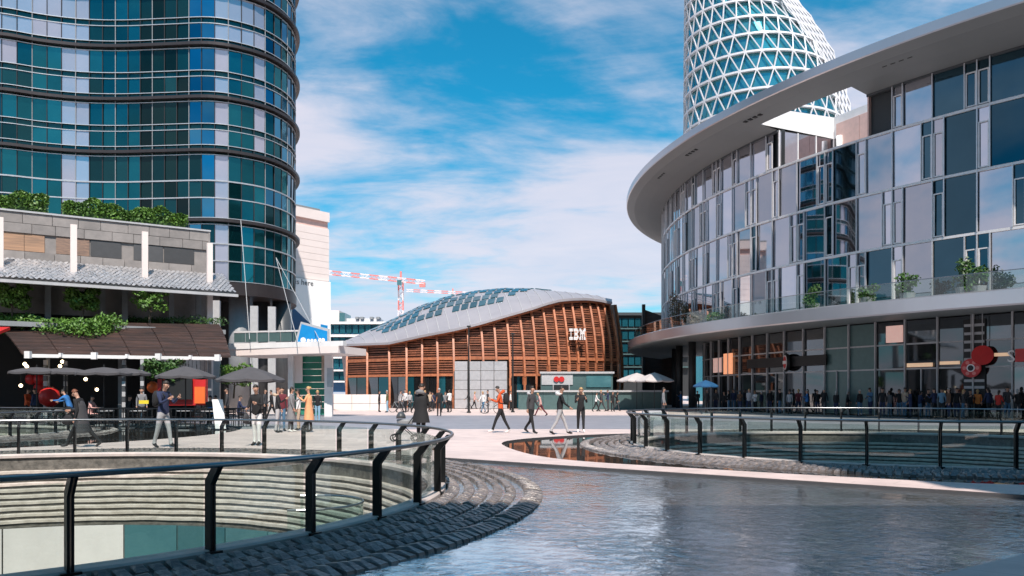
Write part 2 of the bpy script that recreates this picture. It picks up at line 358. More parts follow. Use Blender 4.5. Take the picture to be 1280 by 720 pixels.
# ---------------------------------------------------------------- circular openings
def stone_mesh(w, d, h):
    mb = MB(); a = w/2
    mb.v = [(-a, 0, 0), (a, 0, 0), (a, d, 0), (-a, d, 0), (-a*.86, d*.05, h*.8), (a*.86, d*.05, h*.8), (a*.92, d*.97, h*.45), (-a*.92, d*.97, h*.45), (-a*.45, d*.45, h), (a*.45, d*.45, h)]
    mb.f = [(0, 1, 5, 4), (2, 3, 7, 6), (1, 2, 6, 5), (3, 0, 4, 7), (4, 5, 9, 8), (6, 7, 8, 9), (5, 6, 9), (7, 4, 8)]
    mb.m = [0]*8; return mb
def ring(c, off, step, label_r, label_g, rail_z, visible, rows, base_z, warm):
    # rim stones
    rim = empty('stone_rim', (c[0], c[1], WZ), kind='structure')
    kb = MB(); n = 120
    prof = [(7.55, -.06), (7.55, .0), (7.60, .03), (7.82, .03), (7.845, .01), (7.845, -.06)]
    kb.grid([[(c[0]+r*math.cos(2*PI*i/n), c[1]+r*math.sin(2*PI*i/n), z) for i in range(n)] for r, z in prof], closed=True)
    kb.build('kerb', M['kerbstone'], rim, smooth=False)
    st = []
    for (r0, dd, ww, hh) in rows:
        cnt = int(2*PI*r0/ww); me = None
        ph = random.random()
        for i in range(cnt):
            a_ = 2*PI*(i+ph)/cnt
            if not visible(math.degrees(a_) % 360): continue
            x, y = pol(c, r0, a_); st.append((math.hypot(x, y), x, y, a_, r0, dd, ww, hh))
    st.sort()
    meshes = {}
    rest = MB()
    for k, (dist, x, y, a_, r0, dd, ww, hh) in enumerate(st):
        jit = random.uniform(-.06, .06)
        hz_ = hh*random.uniform(.8, 1.25); dj = random.uniform(-.015, .015)
        if k < 295:
            key = (r0,)
            if key not in meshes:
                sm = stone_mesh(ww*.80, dd*.9, hh); me = bpy.data.meshes.new('stone'); me.from_pydata(sm.v, [], sm.f); me.materials.append(M['cobble']); meshes[key] = me
            o = bpy.data.objects.new('stone', meshes[key]); C.objects.link(o); o.parent = rim
            o.location = (x-c[0]+dj*math.cos(a_), y-c[1]+dj*math.sin(a_), -.01); o.rotation_euler = (random.uniform(-.05, .05), random.uniform(-.05, .05), a_-PI/2+jit); o.scale.z = hz_/hh
        else:
            sm = stone_mesh(ww*.80, dd*.9, hz_); ca, sa = math.cos(a_-PI/2+jit), math.sin(a_-PI/2+jit)
            rest.add([(x+v[0]*ca-v[1]*sa, y+v[0]*sa+v[1]*ca, WZ-.01+v[2]) for v in sm.v], sm.f)
    if rest.v: rest.build('stone', M['cobble'], rim, kind='stuff')
    # stepped wall of the opening
    well = empty('stepped_well', (c[0], c[1], 0), kind='structure')
    mb = MB(); prof = [(7.60, -.38), (7.60, -.10)]
    rr = 7.60; zz_ = -.38; P = [(rr, WZ), (rr, -.38)]
    for k in range(9):
        rr -= .10; P += [(rr, zz_-.002)]; zz_ -= .135; P += [(rr, zz_)]
    P += [(rr-.06, zz_), (rr-.06, -5.2)]
    mb.grid([[(c[0]+r*math.cos(2*PI*i/n), c[1]+r*math.sin(2*PI*i/n), z) for i in range(n)] for r, z in P], closed=True)
    mb.build('well_wall', M['riser'], well)
    rr = 7.60; zz_ = -.38
    for k in range(9):
        lb = MB(); r0 = rr+.01; r1 = rr-.135; z1 = zz_+.012; z0 = zz_-.06
        lb.grid([[(c[0]+r*math.cos(2*PI*i/n), c[1]+r*math.sin(2*PI*i/n), z+.006*math.sin(i*1.7+k)) for i in range(n)] for r, z in ((r0, z1), (r1+.01, z1), (r1, z1-.01), (r1, z0), (r0, z0))], closed=True)
        lb.build('ledge', M['ledge'], well)
        rr -= .10; zz_ -= .135
    np_ = 32; rp = rr-.12
    for i in range(np_):
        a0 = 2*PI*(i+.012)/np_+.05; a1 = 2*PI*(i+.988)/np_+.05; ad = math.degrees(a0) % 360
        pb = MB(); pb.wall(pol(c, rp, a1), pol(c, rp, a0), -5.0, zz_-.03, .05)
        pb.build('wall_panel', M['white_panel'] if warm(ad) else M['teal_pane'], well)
    fb = MB(); fb.lathe((c[0], c[1], -5.2), [(0.01, .1), (7.0, .1), (7.0, 0)], 48); fb.build('well_floor', M['well_floor'], well)
    # balustrade
    bal = empty('glass_balustrade', (c[0], c[1], base_z), label_r, 'railing', label_g)
    k = int(round(360/step))
    pr = None
    for i in range(k):
        a_ = R(off+step*i); ca, sa = math.cos(a_), math.sin(a_)
        def P_(r, t, z): return (c[0]+r*ca-t*sa, c[1]+r*sa+t*ca, z)
        pb = MB(); hw = .011
        out = [(7.74, WZ-.02), (7.84, WZ-.02), (7.84, rail_z-.2), (7.97, rail_z-.03), (7.86, rail_z-.03), (7.74, rail_z-.17)]
        for s_ in (-.017, .017):
            V = [P_(r, s_-hw, z) for r, z in out]+[P_(r, s_+hw, z) for r, z in out]
            pb.add(V, [(0, 1, 2, 5), (2, 3, 4, 5), (6, 11, 8, 7), (8, 11, 10, 9)]+[(j, (j+6), (j+1) % 6+6, (j+1) % 6) for j in range(6)])
        pb.rbox(P_(7.79, 0, WZ-.02), .17, .16, .09, a_)
        pb.build('post', M['rail_dark'], bal)
        g = MB(); a1 = R(off+step*i+step*.018); a2 = R(off+step*(i+1)-step*.018); segs = 3
        rows_ = []
        for (r, z) in ((7.70, -.12), (7.70, rail_z-.10), (7.712, rail_z-.10), (7.712, -.12), (7.70, -.12)):
            rows_.append([(*pol(c, r, a1+(a2-a1)*j/segs), z) for j in range(segs+1)])
        g.grid(rows_); g.build('pane', M['rail_glass'], bal, smooth=False)
    hb = MB(); hb.tube([(*pol(c, 7.95, 2*PI*i/144), rail_z-.012) for i in range(144)], .027, 8, closed=True); hb.build('handrail', M['rail_steel'], bal, smooth=True)
    return bal
rowsA = [(7.88, .21, .15, .075), (8.14, .19, .155, .07), (8.36, .19, .16, .075), (8.61, .16, .16, .06), (8.80, .18, .165, .07), (9.08, .33, .13, .08)]
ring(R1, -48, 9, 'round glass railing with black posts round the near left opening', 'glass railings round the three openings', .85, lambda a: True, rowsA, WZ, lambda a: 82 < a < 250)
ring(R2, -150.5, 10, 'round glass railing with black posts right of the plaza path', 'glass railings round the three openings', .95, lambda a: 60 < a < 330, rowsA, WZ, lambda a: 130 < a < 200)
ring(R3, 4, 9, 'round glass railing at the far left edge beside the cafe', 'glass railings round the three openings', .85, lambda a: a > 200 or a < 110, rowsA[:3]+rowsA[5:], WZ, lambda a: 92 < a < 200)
# inner glass cylinder end in the near opening
g = MB(); cc = (-3.35, 13.1)
g.grid([[(*pol(cc, .9, R(-95+i*9)), z) for i in range(24)] for z in (-1.9, -.30)]); o = g.build('curved_glass_screen', M['rail_glass_green']); tag(o, 'curved glass screen standing low inside the near opening', 'glass screen')
g = MB(); g.tube([(*pol(cc, .9, R(-95+i*9)), -.28) for i in range(24)], .02, 6); g.build('top_rail', M['rail_steel'], o)
# ---------------------------------------------------------------- right building (curved glass)
CB = (66.0, 77.0); RF = 50.6
rb = empty('glass_building', (CB[0], CB[1], 0), 'curved glass building with a wide overhanging roof along the right side', 'building')
LV = [7.0, 10.6, 14.15, 17.75, 20.5]
mod = 2.8
H0, H1 = 202.4, 211.0
k = 0
for fl in range(4):
    z0, z1 = LV[fl], LV[fl+1]
    a = 157.0; j = 0
    while a < 246:
        top_notch = fl == 3 and a+mod > H0+.6 and a < H1-.6
        nar = mod*.27
        swap = (j+fl*2) % 3 == 0
        spans = [(a, a+nar, True), (a+nar, a+mod, False)] if not swap else [(a, a+mod-nar, False), (a+mod-nar, a+mod, True)]
        if not top_notch:
            for (b0, b1, op) in spans:
                dr = random.uniform(-.022, .022); dz = random.uniform(-.018, .018)
                q0 = pol(CB, RF+dr, R(b0+.04)); q1 = pol(CB, RF-dr, R(b1-.04)); q0t = pol(CB, RF+dr+dz, R(b0+.04)); q1t = pol(CB, RF-dr+dz, R(b1-.04))
                i0 = pol(CB, RF-.08, R(b0+.04)); i1 = pol(CB, RF-.08, R(b1-.04))
                mm = M['glass_facade']
                if random.random() < .15 or (b0 > 214.5 and random.random() < .78): mm = M['glass_facade_dark']  # denser dark panes at the right end paint a dark reflection
                pm = MB(); zb, zt = z0+.07, z1-.07
                pm.hexa([(*q0, zb), (*q1, zb), (*i1, zb), (*i0, zb), (*q0t, zt), (*q1t, zt), (*i1, zt), (*i0, zt)])
                if op:
                    fr = MB(); zs = z0+.12 if random.random() < .8 else z0+.12; ze = z0+(z1-z0)*.76
                    for (zz0, zz1) in ((zs, zs+.07), (ze-.07, ze)): fr.wall(pol(CB, RF+.03, R(b0+.05)), pol(CB, RF+.03, R(b1-.05)), zz0, zz1, -.07)
                    e_ = .075/RF*180/PI
                    for (c0, c1) in ((b0+.05, b0+.05+e_), (b1-.05-e_, b1-.05)): fr.wall(pol(CB, RF+.031, R(c0)), pol(CB, RF+.031, R(c1)), zs, ze, -.07)
                    fo = fr.build('window_frame', M['alu_white'], rb)
                pm.build('pane', mm, rb)
            for aa in (a, spans[1][0]): mu = MB(); mu.wall(pol(CB, RF+.06, R(aa-.035)), pol(CB, RF+.06, R(aa+.035)), z0+.07, z1-.06, -.1); mu.build('mullion', M['alu'], rb)
        a += mod; j += 1
def arc_slab(mb, r0, r1, z0, z1, a0, a1, step=1.0):
    n = int((a1-a0)/step)+1; A = [R(a0+(a1-a0)*i/n) for i in range(n+1)]
    mb.grid([[(*pol(CB, r, a), z) for a in A] for r, z in ((r0, z0), (r1, z0), (r1, z1), (r0, z1), (r0, z0))])
    for a in (A[0], A[-1]): mb.add([(*pol(CB, r0, a), z0), (*pol(CB, r1, a), z0), (*pol(CB, r1, a), z1), (*pol(CB, r0, a), z1)], [(0, 1, 2, 3)])
for z in LV[:-1]:
    mb = MB(); arc_slab(mb, RF-.2, RF+.11, z-.075, z+.075, 155, 248); mb.build('floor_band', M['alu_white'], rb)
mb = MB(); arc_slab(mb, RF-.2, RF+.10, 20.36, 20.5, 155, H0); arc_slab(mb, RF-.2, RF+.10, 20.36, 20.5, H1, 248); mb.build('head_band', M['charcoal'], rb)
mb = MB(); arc_slab(mb, RF-.6, RF-.25, 6.7, 17.9, 155, 248, 2); arc_slab(mb, RF-.6, RF-.25, 17.9, 20.6, 155, H0, 2); arc_slab(mb, RF-.6, RF-.25, 17.9, 20.6, H1, 248, 2); mb.build('inner_wall', M['dark2'], rb)
# terrace notch under the roof opening
mb = MB(); arc_slab(mb, 44.5, RF-.25, 17.55, 17.8, H0-.3, H1+.3); mb.build('terrace_floor', M['lgrey'], rb)
for i in range(3):
    ra, rb_ = RF-.1-i*1.7, RF-.1-(i+1)*1.7+.06
    pm = MB(); pm.wall(pol(CB, ra, R(H0)), pol(CB, rb_, R(H0)), 17.85, 20.45, .06); pm.build('pane', M['glass_pale'] if i == 0 else M['glass_facade'], rb)
for i in range(4): mb = MB(); p = pol(CB, RF-.07-i*1.7, R(H0)); mb.rbox((*p, 17.8), .1, .1, 2.7, R(H0)); mb.build('mullion', M['alu_white'], rb)
mb = MB(); mb.lathe((*pol(CB, 45.6, R(H0+.9)), 17.8), [(.22, 0), (.22, 2.7)], 14); mb.build('column', M['white'], rb, smooth=True)
for i in range(3):
    a0 = H0+.4+i*(H1-H0-.4)/3; a1 = H0+.36+(i+1)*(H1-H0-.4)/3
    mb = MB(); mb.wall(pol(CB, 45.4, R(a0)), pol(CB, 45.4, R(a1)), 19.6, 21.5, -.1); mb.build('wall_panel', M['pinkwall'], rb)
    mb = MB(); mb.wall(pol(CB, 45.4, R(a0)), pol(CB, 45.4, R(a1)), 17.85, 19.55, -.1); mb.build('pane', M['glass_facade'], rb)
mb = MB(); mb.wall(pol(CB, RF, R(H1)), pol(CB, 45.4, R(H1)), 17.8, 20.5, -.1); mb.build('side_wall', M['pinkwall'], rb)
# roof with opening
mb = MB(); rads = [26, 45.4, RF, 52.2, 53.6, 54.35]
zb_ = {26: 20.5, 45.4: 20.5, RF: 20.5, 52.2: 20.72, 53.6: 20.98, 54.35: 21.25}; zt_ = {26: 22.2, 45.4: 22.1, RF: 22.05, 52.2: 22.0, 53.6: 21.95, 54.35: 21.85}
AA = sorted(set([148+i for i in range(103)]+[H0, H1]))
for i in range(len(AA)-1):
    a0, a1 = AA[i], AA[i+1]; inh = a0 >= H0-.01 and a1 <= H1+.01
    for q in range(len(rads)-1):
        r0, r1 = rads[q], rads[q+1]
        if inh and r0 >= 45.3 and r1 <= 52.3: continue
        for zd, fl in ((zb_, 1), (zt_, 0)):
            v = [(*pol(CB, r0, R(a0)), zd[r0]), (*pol(CB, r1, R(a0)), zd[r1]), (*pol(CB, r1, R(a1)), zd[r1]), (*pol(CB, r0, R(a1)), zd[r0])]
            mb.add(v, [(0, 1, 2, 3)] if not fl else [(3, 2, 1, 0)], 0)
mb.build('roof_canopy', M['soffit'], rb, smooth=False)
mb = MB(); mb.grid([[(*pol(CB, r, R(a)), z) for a in AA] for r, z in ((54.352, 21.24), (54.42, 21.3), (54.42, 21.84), (54.30, 21.9))]); mb.build('fascia', M['fascia'], rb, smooth=False)
mb = MB()  # reveals of the opening
for a in (H0, H1):
    mb.add([(*pol(CB, 45.4, R(a)), 20.5), (*pol(CB, 52.2, R(a)), 20.72), (*pol(CB, 52.2, R(a)), 22.0), (*pol(CB, 45.4, R(a)), 22.1)], [(0, 1, 2, 3)])
HA = [a for a in AA if H0-.01 <= a <= H1+.01]
for r in (45.4, 52.2): mb.grid([[(*pol(CB, r, R(a)), z) for a in HA] for z in (zb_[r], zt_[r])])
mb.build('opening_reveal', M['white'], rb)
for a, r in ((214, 52.9), (202, 53.2), (193, 53.1), (185.5, 53.0), (223, 53)):
    mb = MB()
    for i in range(4): p = pol(CB, r, R(a+i*.55)); mb.rbox((*p, 20.86), .28, .28, .06, R(a))
    mb.build('downlight', M['dark'], rb)
# podium slab
mb = MB(); PA = [148+i for i in range(103)]
mb.grid([[(*pol(CB, r, R(a)), z) for a in PA] for r, z in ((44, 6.3), (52.2, 6.3), (54.1, 6.02), (54.2, 6.02))]); mb.build('podium_soffit', M['podium_soffit'], rb)
mb = MB(); mb.grid([[(*pol(CB, r, R(a)), z) for a in PA] for r, z in ((54.2, 6.02), (54.3, 6.1), (54.3, 6.82), (54.15, 6.9), (44, 6.9))]); mb.build('podium_edge', M['fascia'], rb)
for i in range(24):
    a0 = 158+i*3.6; a1 = a0+3.5
    mb = MB(); mb.wall(pol(CB, 53.6, R(a0)), pol(CB, 53.6, R(a1)), 6.92, 7.9, -.03); mb.build('balcony_pane', M['rail_glass'], rb)
mb = MB(); mb.tube([(*pol(CB, 53.6, R(158+i)), 7.92) for i in range(87)], .025, 6); mb.build('balcony_rail', M['rail_steel'], rb)
def on_r(px, r):  # angle on the circle of radius r hit first by the ray of a pixel column
    s = (px-640)/F; A = 1+s*s; B = CB[0]*s+CB[1]; Cc = CB[0]**2+CB[1]**2-r*r
    D = (B-math.sqrt(B*B-A*Cc))/A; return math.atan2(D-CB[1], s*D-CB[0]), D
# shop front
RS = 47.6; SZ = [.05, 3.1, 4.7, 6.25]; sm_ = 2.55
T0 = math.degrees(on_r(1033, 47.6)[0]) % 360; a = T0-9*sm_; i = 0
while a < 246:
    teal = T0-.1 < a < T0+1.5*sm_
    for f in range(3):
        dr = random.uniform(-.02, .02)
        pm = MB(); pm.wall(pol(CB, RS+dr, R(a+.05)), pol(CB, RS-dr, R(a+sm_-.05)), SZ[f]+.05, SZ[f+1]-.05, -.06)
        pm.build('pane', M['panel_teal'] if teal else M['glass_shop'], rb)
    mb = MB(); mb.wall(pol(CB, RS+.08, R(a-.05)), pol(CB, RS+.08, R(a+.05)), 0, 6.3, -.16)
    if i % 3 == 0: mb.build('mullion', M['lgrey'], rb); mb = MB(); mb.wall(pol(CB, RS+.07, R(a+sm_/2-.04)), pol(CB, RS+.07, R(a+sm_/2+.04)), 0, 3.1, -.1)
    mb.build('mullion', M['lgrey'], rb); a += sm_; i += 1
mb = MB()
for z in SZ[1:3]: arc_slab(mb, RS-.1, RS+.1, z-.05, z+.05, 180, 246)
mb.build('transom', M['lgrey'], rb)
mb = MB(); arc_slab(mb, 44, 45, 0, 6.3, 150, 180); arc_slab(mb, RS-.8, RS-.3, 0, 6.3, 178, 247); mb.build('inner_wall', M['dark'], rb)
for a in (183, 176, 169): mb = MB(); mb.lathe((*pol(CB, 49.3, R(a)), 0), [(.35, 0), (.35, 6.3)], 16); mb.build('column', M['dark2'], rb, smooth=True)
mb = MB(); mb.rbox((*pol(CB, 49.6, R(222.6)), 0), .55, .55, 3.0, R(222)); mb.build('column', M['beige'], rb)
# signs on the shop front
def face_disc(mb, c, ang, r, d0, d1, n=20, m=0, zc=0):  # disc whose normal points along ang (outwards)
    ca, sa = math.cos(ang), math.sin(ang); V = []
    for dd in (d0, d1):
        for j in range(n):
            t = 2*PI*j/n; V.append((c[0]+dd*ca-math.cos(t)*r*sa, c[1]+dd*sa+math.cos(t)*r*ca, c[2]+math.sin(t)*r))
    mb.add(V, [tuple(range(n, 2*n)), tuple(range(n))[::-1]]+[(j, (j+1) % n, n+(j+1) % n, n+j) for j in range(n)], m)
def text(s, size, loc, ang, m, parent=None, name='lettering', ext=.02, align='CENTER', sx=1.0):  # ang: outward normal direction in plan
    cu = bpy.data.curves.new('t', 'FONT'); cu.body = s; cu.size = size; cu.extrude = ext; cu.align_x = align; cu.resolution_u = 2
    to = bpy.data.objects.new('t', cu); C.objects.link(to); bpy.context.view_layer.update()
    me = bpy.data.meshes.new_from_object(to.evaluated_get(bpy.context.evaluated_depsgraph_get())); bpy.data.objects.remove(to); me.name = name
    X = Vector((-math.sin(ang), math.cos(ang), 0)); Z = Vector((0, 0, 1))
    off = Vector((0, 0, 0)); q = parent
    while q is not None: off += q.location; q = q.parent
    for v in me.vertices: 
        p = X*v.co.x*sx+Z*v.co.y+Vector((math.cos(ang), math.sin(ang), 0))*v.co.z+Vector(loc)-off; v.co = p
    me.materials.clear(); me.materials.append(m); o = bpy.data.objects.new(name, me); C.objects.link(o)
    if parent: o.parent = parent
    return o
def zat(py, D): return EYE+(HZ-py)/F*D
a_, D_ = on_r(983, 48.0)
sg = empty('round_shop_sign', (*pol(CB, 48.0, a_), zat(453, D_)), 'round red and white shop sign on a black band, nearest the glass building entrance', 'sign')
nrm = a_-.45; cpt = (*pol(CB, 48.0, a_), zat(453, D_))
mb = MB(); face_disc(mb, cpt, nrm, .66, -.12, .10); mb.build('sign_case', M['dark'], sg)
mb = MB(); face_disc(mb, cpt, nrm, .56, .10, .12); mb.build('white_ring', M['white'], sg)
mb = MB(); face_disc(mb, cpt, nrm, .46, .12, .135); mb.build('red_disc', M['red'], sg)
X_ = Vector((-math.sin(nrm), math.cos(nrm), 0)); N_ = Vector((math.cos(nrm), math.sin(nrm), 0))
mb = MB(); q = Vector(cpt)+N_*.15; mb.beam(q-X_*.5, q+X_*.5, .03, .24); mb.build('white_bar', M['white'], sg)
a1_, D1_ = on_r(935, RS+.2); a2_, D2_ = on_r(1034, RS+.2)
mb = MB(); A = [a1_+(a2_-a1_)*i/6 for i in range(7)]
for i in range(6): mb.wall(pol(CB, RS+.22, A[i]), pol(CB, RS+.22, A[i+1]), 3.55, 4.3, -.1)
mb.build('sign_band', M['dark'], sg)
mat('refl_orange', (1, .42, .22), emit=.55); mat('poster_refl_pink', (.95, .60, .52), emit=.28); mat('poster_warm', (1, .66, .42), emit=.3)
for px0, px1, z0, z1, mm, lab in ((905, 916, 3.2, 5.0, 'refl_orange', 'painted glowing orange reflection in the shop glass left of the round sign'), (892, 902, 3.4, 4.7, 'poster_refl_pink', 'pale pink lit poster left of the orange reflection in the shop glass'), (1108, 1129, 4.85, 5.95, 'poster_refl_pink', 'wide painted glowing pink reflection high in the glass above the shop doors'), (1134, 1166, 3.2, 3.45, 'poster_warm', 'thin warm light strip in the shop window right of the doors'), (1175, 1200, 3.3, 3.5, 'poster_warm', 'thin warm light strip left of the black striped banner'), (1243, 1262, 3.7, 3.9, 'poster_warm', 'thin warm light strip left of the white letter S')):
    b0, _ = on_r(px0, RS+.13); b1, _ = on_r(px1, RS+.13); mb = MB(); mb.wall(pol(CB, RS+.13, b0), pol(CB, RS+.13, b1), z0, z1, -.05); o = mb.build('glow_panel', M[mm]); tag(o, lab, 'light panel')  # orange and wide pink panels paint reflections in the glass as glow
for px in (948, 1022, 1028): aq, Dq = on_r(px, RS+.25); mb = MB(); mb.rbox((*pol(CB, RS+.25, aq), 3.85), .03, .35, .12, aq); mb.build('light_mark', M['white'], sg)
for px, py, r, lab in ((1214, 460, .56, 'red round flower-shaped sign hanging lower left of its twin on the shop glass'), (1228, 444, .58, 'plain red round sign hanging upper right on the shop glass')):
    aq, Dq = on_r(px, 48.2); cp = (*pol(CB, 48.2, aq), zat(py, Dq)); o = empty('round_sign', cp, lab, 'sign')
    nq = aq+.5 if py < 450 else aq
    mb = MB(); face_disc(mb, cp, nq, r, -.08, .06, 24); mb.build('disc', M['red'], o)
    mb = MB(); mb.wall((cp[0], cp[1]), (cp[0]+.04, cp[1]+.03), cp[2]+r*.8, 6.3, .03); mb.build('hanger', M['lgrey'], o)
    if py > 450:
        mb = MB(); face_disc(mb, cp, nq, r*.42, .07, .08, 20); mb.build('pale_ring', M['white'], o)
        mb = MB(); face_disc(mb, cp, nq, r*.3, .08, .09, 20); mb.build('dark_centre', M['dark'], o)
        for t in range(6): mb = MB(); pp = Vector(cp)+Vector((-math.sin(nq), math.cos(nq), 0))*math.cos(t*PI/3)*r*.66+Vector((0, 0, 1))*math.sin(t*PI/3)*r*.66; face_disc(mb, pp, nq, r*.2, .07, .075, 10); mb.build('petal', M['crane_red'], o)
aq, Dq = on_r(1218, RS+.12)
bn = empty('striped_banner', (*pol(CB, RS+.12, aq), 3.9), 'black banner with pale horizontal stripes behind the red round signs', 'banner')
mb = MB(); mb.rbox((*pol(CB, RS+.12, aq), .9), .04, 1.25, 5.1, aq); mb.build('cloth', M['dark'], bn)
for z in (5.55, 5.05, 4.55, 4.05, 3.5, 2.2, 1.8): mb = MB(); mb.rbox((*pol(CB, RS+.15, aq), z), .03, 1.15, .16, aq); mb.build('stripe', M['lgrey'], bn)
aq, Dq = on_r(1264, RS+.3); z_ = zat(446, Dq)
sg = empty('letter_sign', (*pol(CB, RS+.3, aq), z_), 'white letter S beside a red block on the shop glass at the right edge', 'sign')
text('S', 1.0, (*pol(CB, RS+.3, aq), z_-.3), aq, M['white'], sg)
a3, D3 = on_r(1279, RS+.3); mb = MB(); mb.rbox((*pol(CB, RS+.3, a3), z_-.3), .06, .8, .75, a3); mb.build('red_block', M['red'], sg)
# ---------------------------------------------------------------- left tower
def spline(P, n):
    out = []
    for i in range(len(P)-1):
        p0 = P[max(i-1, 0)]; p1 = P[i]; p2 = P[i+1]; p3 = P[min(i+2, len(P)-1)]
        for k in range(n):
            t = k/n; out.append(tuple(.5*((2*p1[j])+(-p0[j]+p2[j])*t+(2*p0[j]-5*p1[j]+4*p2[j]-p3[j])*t*t+(-p0[j]+3*p1[j]-3*p2[j]+p3[j])*t**3) for j in (0, 1)))
    out.append(P[-1]); return out
def resample(P, ds):
    d = [0]
    for i in range(1, len(P)): d.append(d[-1]+math.dist(P[i], P[i-1]))
    n = max(1, round(d[-1]/ds)); out = []; j = 0
    for k in range(n+1):
        s = d[-1]*k/n
        while j < len(d)-2 and d[j+1] < s: j += 1
        t = (s-d[j])/max(1e-9, d[j+1]-d[j]); out.append((P[j][0]+(P[j+1][0]-P[j][0])*t, P[j][1]+(P[j+1][1]-P[j][1])*t))
    return out
def offset(P, d):
    out = []
    for i, p in enumerate(P):
        a = P[max(0, i-1)]; b = P[min(len(P)-1, i+1)]; dx, dy = b[0]-a[0], b[1]-a[1]; l = math.hypot(dx, dy); out.append((p[0]+dy/l*d, p[1]-dx/l*d))
    return out
plan = [(-52, 63), (-47.5, 59.3), (-42, 58.6), (-38, 59.4), (-35.7, 60.5), (-33, 61.3), (-30, 61.5), (-26.2, 61.2), (-23, 61.0), (-20.9, 61.9), (-19.3, 63.6), (-18.5, 66.5), (-19.0, 70), (-21, 73.6), (-25, 75.5)]
tw = empty('glass_tower', (-30, 66, 0), 'tall wavy glass tower with dark fins on the left', 'tower')
SP = spline(plan, 10); cols = resample(SP, .98)
fins = [9.9, 14.7, 20.0, 24.05, 28.1, 32.2, 36.3, 40.4]
rows = []
for i in range(len(fins)-1):
    z0, z1 = fins[i], fins[i+1]
    if i < 2: rows += [(z0+.25, z0+1.7), (z0+1.78, z0+3.0), (z0+3.1, z1-.3)]
    else: rows += [(z0+.5, z0+1.62), (z0+2.12, z1-.28)]
panes = []
for i in range(len(cols)-1):
    a, b = cols[i], cols[i+1]; mx_ = ((a[0]+b[0])/2, (a[1]+b[1])/2); px = 640+mx_[0]/mx_[1]*F
    vis = mx_[1] < 68 and -10 < px < 375
    for (z0, z1) in rows:
        zc = (z0+z1)/2; pale = (80 < px < 108) or (262 < px < 277) or (313 < px < 326 and zc > 20) or (zc > 28.2 and px < 108) or (zc > 28.2 and 262 < px < 327) or (zc > 26.5 and px < 30)  # pale panels, with their cloud reflection put into the colour
        darkc = 170 < px < 262  # dark and blue pane colours paint the reflected surroundings and sky by column
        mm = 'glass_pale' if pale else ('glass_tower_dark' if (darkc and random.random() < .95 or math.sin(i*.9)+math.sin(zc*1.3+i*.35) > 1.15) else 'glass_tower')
        if 326 < px and zc > 16: mm = 'glass_tower_refl_sky' if random.random() < .6 else 'glass_tower'
        if not pale and 168 < px < 236: mm = 'glass_tower_refl_dark' if random.random() < .72 else 'glass_tower_dark'
        if not pale and 236 <= px < 262: mm = 'glass_tower_refl_sky' if zc > 20 or random.random() < .4 else 'glass_tower_dark'
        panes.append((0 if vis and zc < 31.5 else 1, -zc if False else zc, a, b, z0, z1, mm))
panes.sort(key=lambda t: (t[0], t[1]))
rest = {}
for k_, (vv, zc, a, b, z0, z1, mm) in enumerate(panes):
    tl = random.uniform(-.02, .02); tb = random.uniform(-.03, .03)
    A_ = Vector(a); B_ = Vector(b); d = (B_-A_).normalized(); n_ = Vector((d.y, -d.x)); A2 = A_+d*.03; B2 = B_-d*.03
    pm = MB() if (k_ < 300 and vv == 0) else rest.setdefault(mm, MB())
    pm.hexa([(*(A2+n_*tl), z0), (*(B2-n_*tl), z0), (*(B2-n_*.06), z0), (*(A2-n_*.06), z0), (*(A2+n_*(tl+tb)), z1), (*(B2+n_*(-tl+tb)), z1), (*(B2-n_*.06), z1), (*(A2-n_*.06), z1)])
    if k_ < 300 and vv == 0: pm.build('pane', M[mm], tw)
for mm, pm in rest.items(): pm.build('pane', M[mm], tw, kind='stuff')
fine = resample(SP, .5)
for i in range(len(cols)):
    p = offset(cols, .04)[i]; pxc = 640+p[0]/p[1]*F
    if -10 < pxc < 375 and p[1] < 69: mb = MB(); mb.rbox((*p, 10.0), .05, .05, 26.5); mb.build('mullion', M['bronze' if i % 3 else 'grey'], tw)
def band(mb, P, o0, o1, z0, z1):
    A = offset(P, o0); B = offset(P, o1)
    mb.grid([[(*p, z) for p in Q] for Q, z in ((A, z0), (B, z0), (B, z1), (A, z1), (A, z0))])
for z in fins:
    if z == 9.9: continue
    mb = MB(); band(mb, fine, -.1, .40, z-.11, z+.11); mb.build('fin', M['bronze'], tw)
mb = MB()
for (z0, z1) in rows:
    band(mb, fine, -.02, .08, z1, z1+.045); band(mb, fine, -.02, .08, z0-.045, z0)
mb.build('rail', M['alu'], tw)
mb = MB(); band(mb, fine, -.3, -.09, 9.9, 41)
mb.build('inner_wall', M['glass_tower_dark'], tw)
mb = MB(); mb.grid([[(*p, z) for p in Q] for Q, z in ((offset(fine, .12), 9.1), (offset(fine, .12), 10.05), (offset(fine, -.2), 10.06))]); mb.build('soffit_band', M['bronze'], tw)
mb = MB(); Q = offset(fine, .1); mb.add([(*p, 9.12) for p in Q]+[(-30, 76, 9.12)], [(i, i+1, len(Q)) for i in range(len(Q)-1)]); mb.build('floor_slab', M['bronze'], tw); mb = MB(); mb.add([(*p, 41) for p in Q]+[(-30, 76, 41)], [(i+1, i, len(Q)) for i in range(len(Q)-1)]); mb.build('roof_slab', M['bronze'], tw)
mb = MB(); band(mb, resample(offset(SP, -5), 1), 0, .2, 0, 9.2); mb.build('lobby_glass', M['dark'], tw)
for px, D, r, mm in ((299, 64, .8, 'grey'), (352, 66.5, .75, 'charcoal'), (268, 63.5, .4, 'lgrey'), (327, 67, .7, 'charcoal'), (230, 64, .7, 'charcoal')):
    x, y = XY(px, D); mb = MB(); mb.lathe((x, y, 0), [(r, 0), (r, 9.3)], 20); mb.build('column', M[mm], tw, smooth=True)
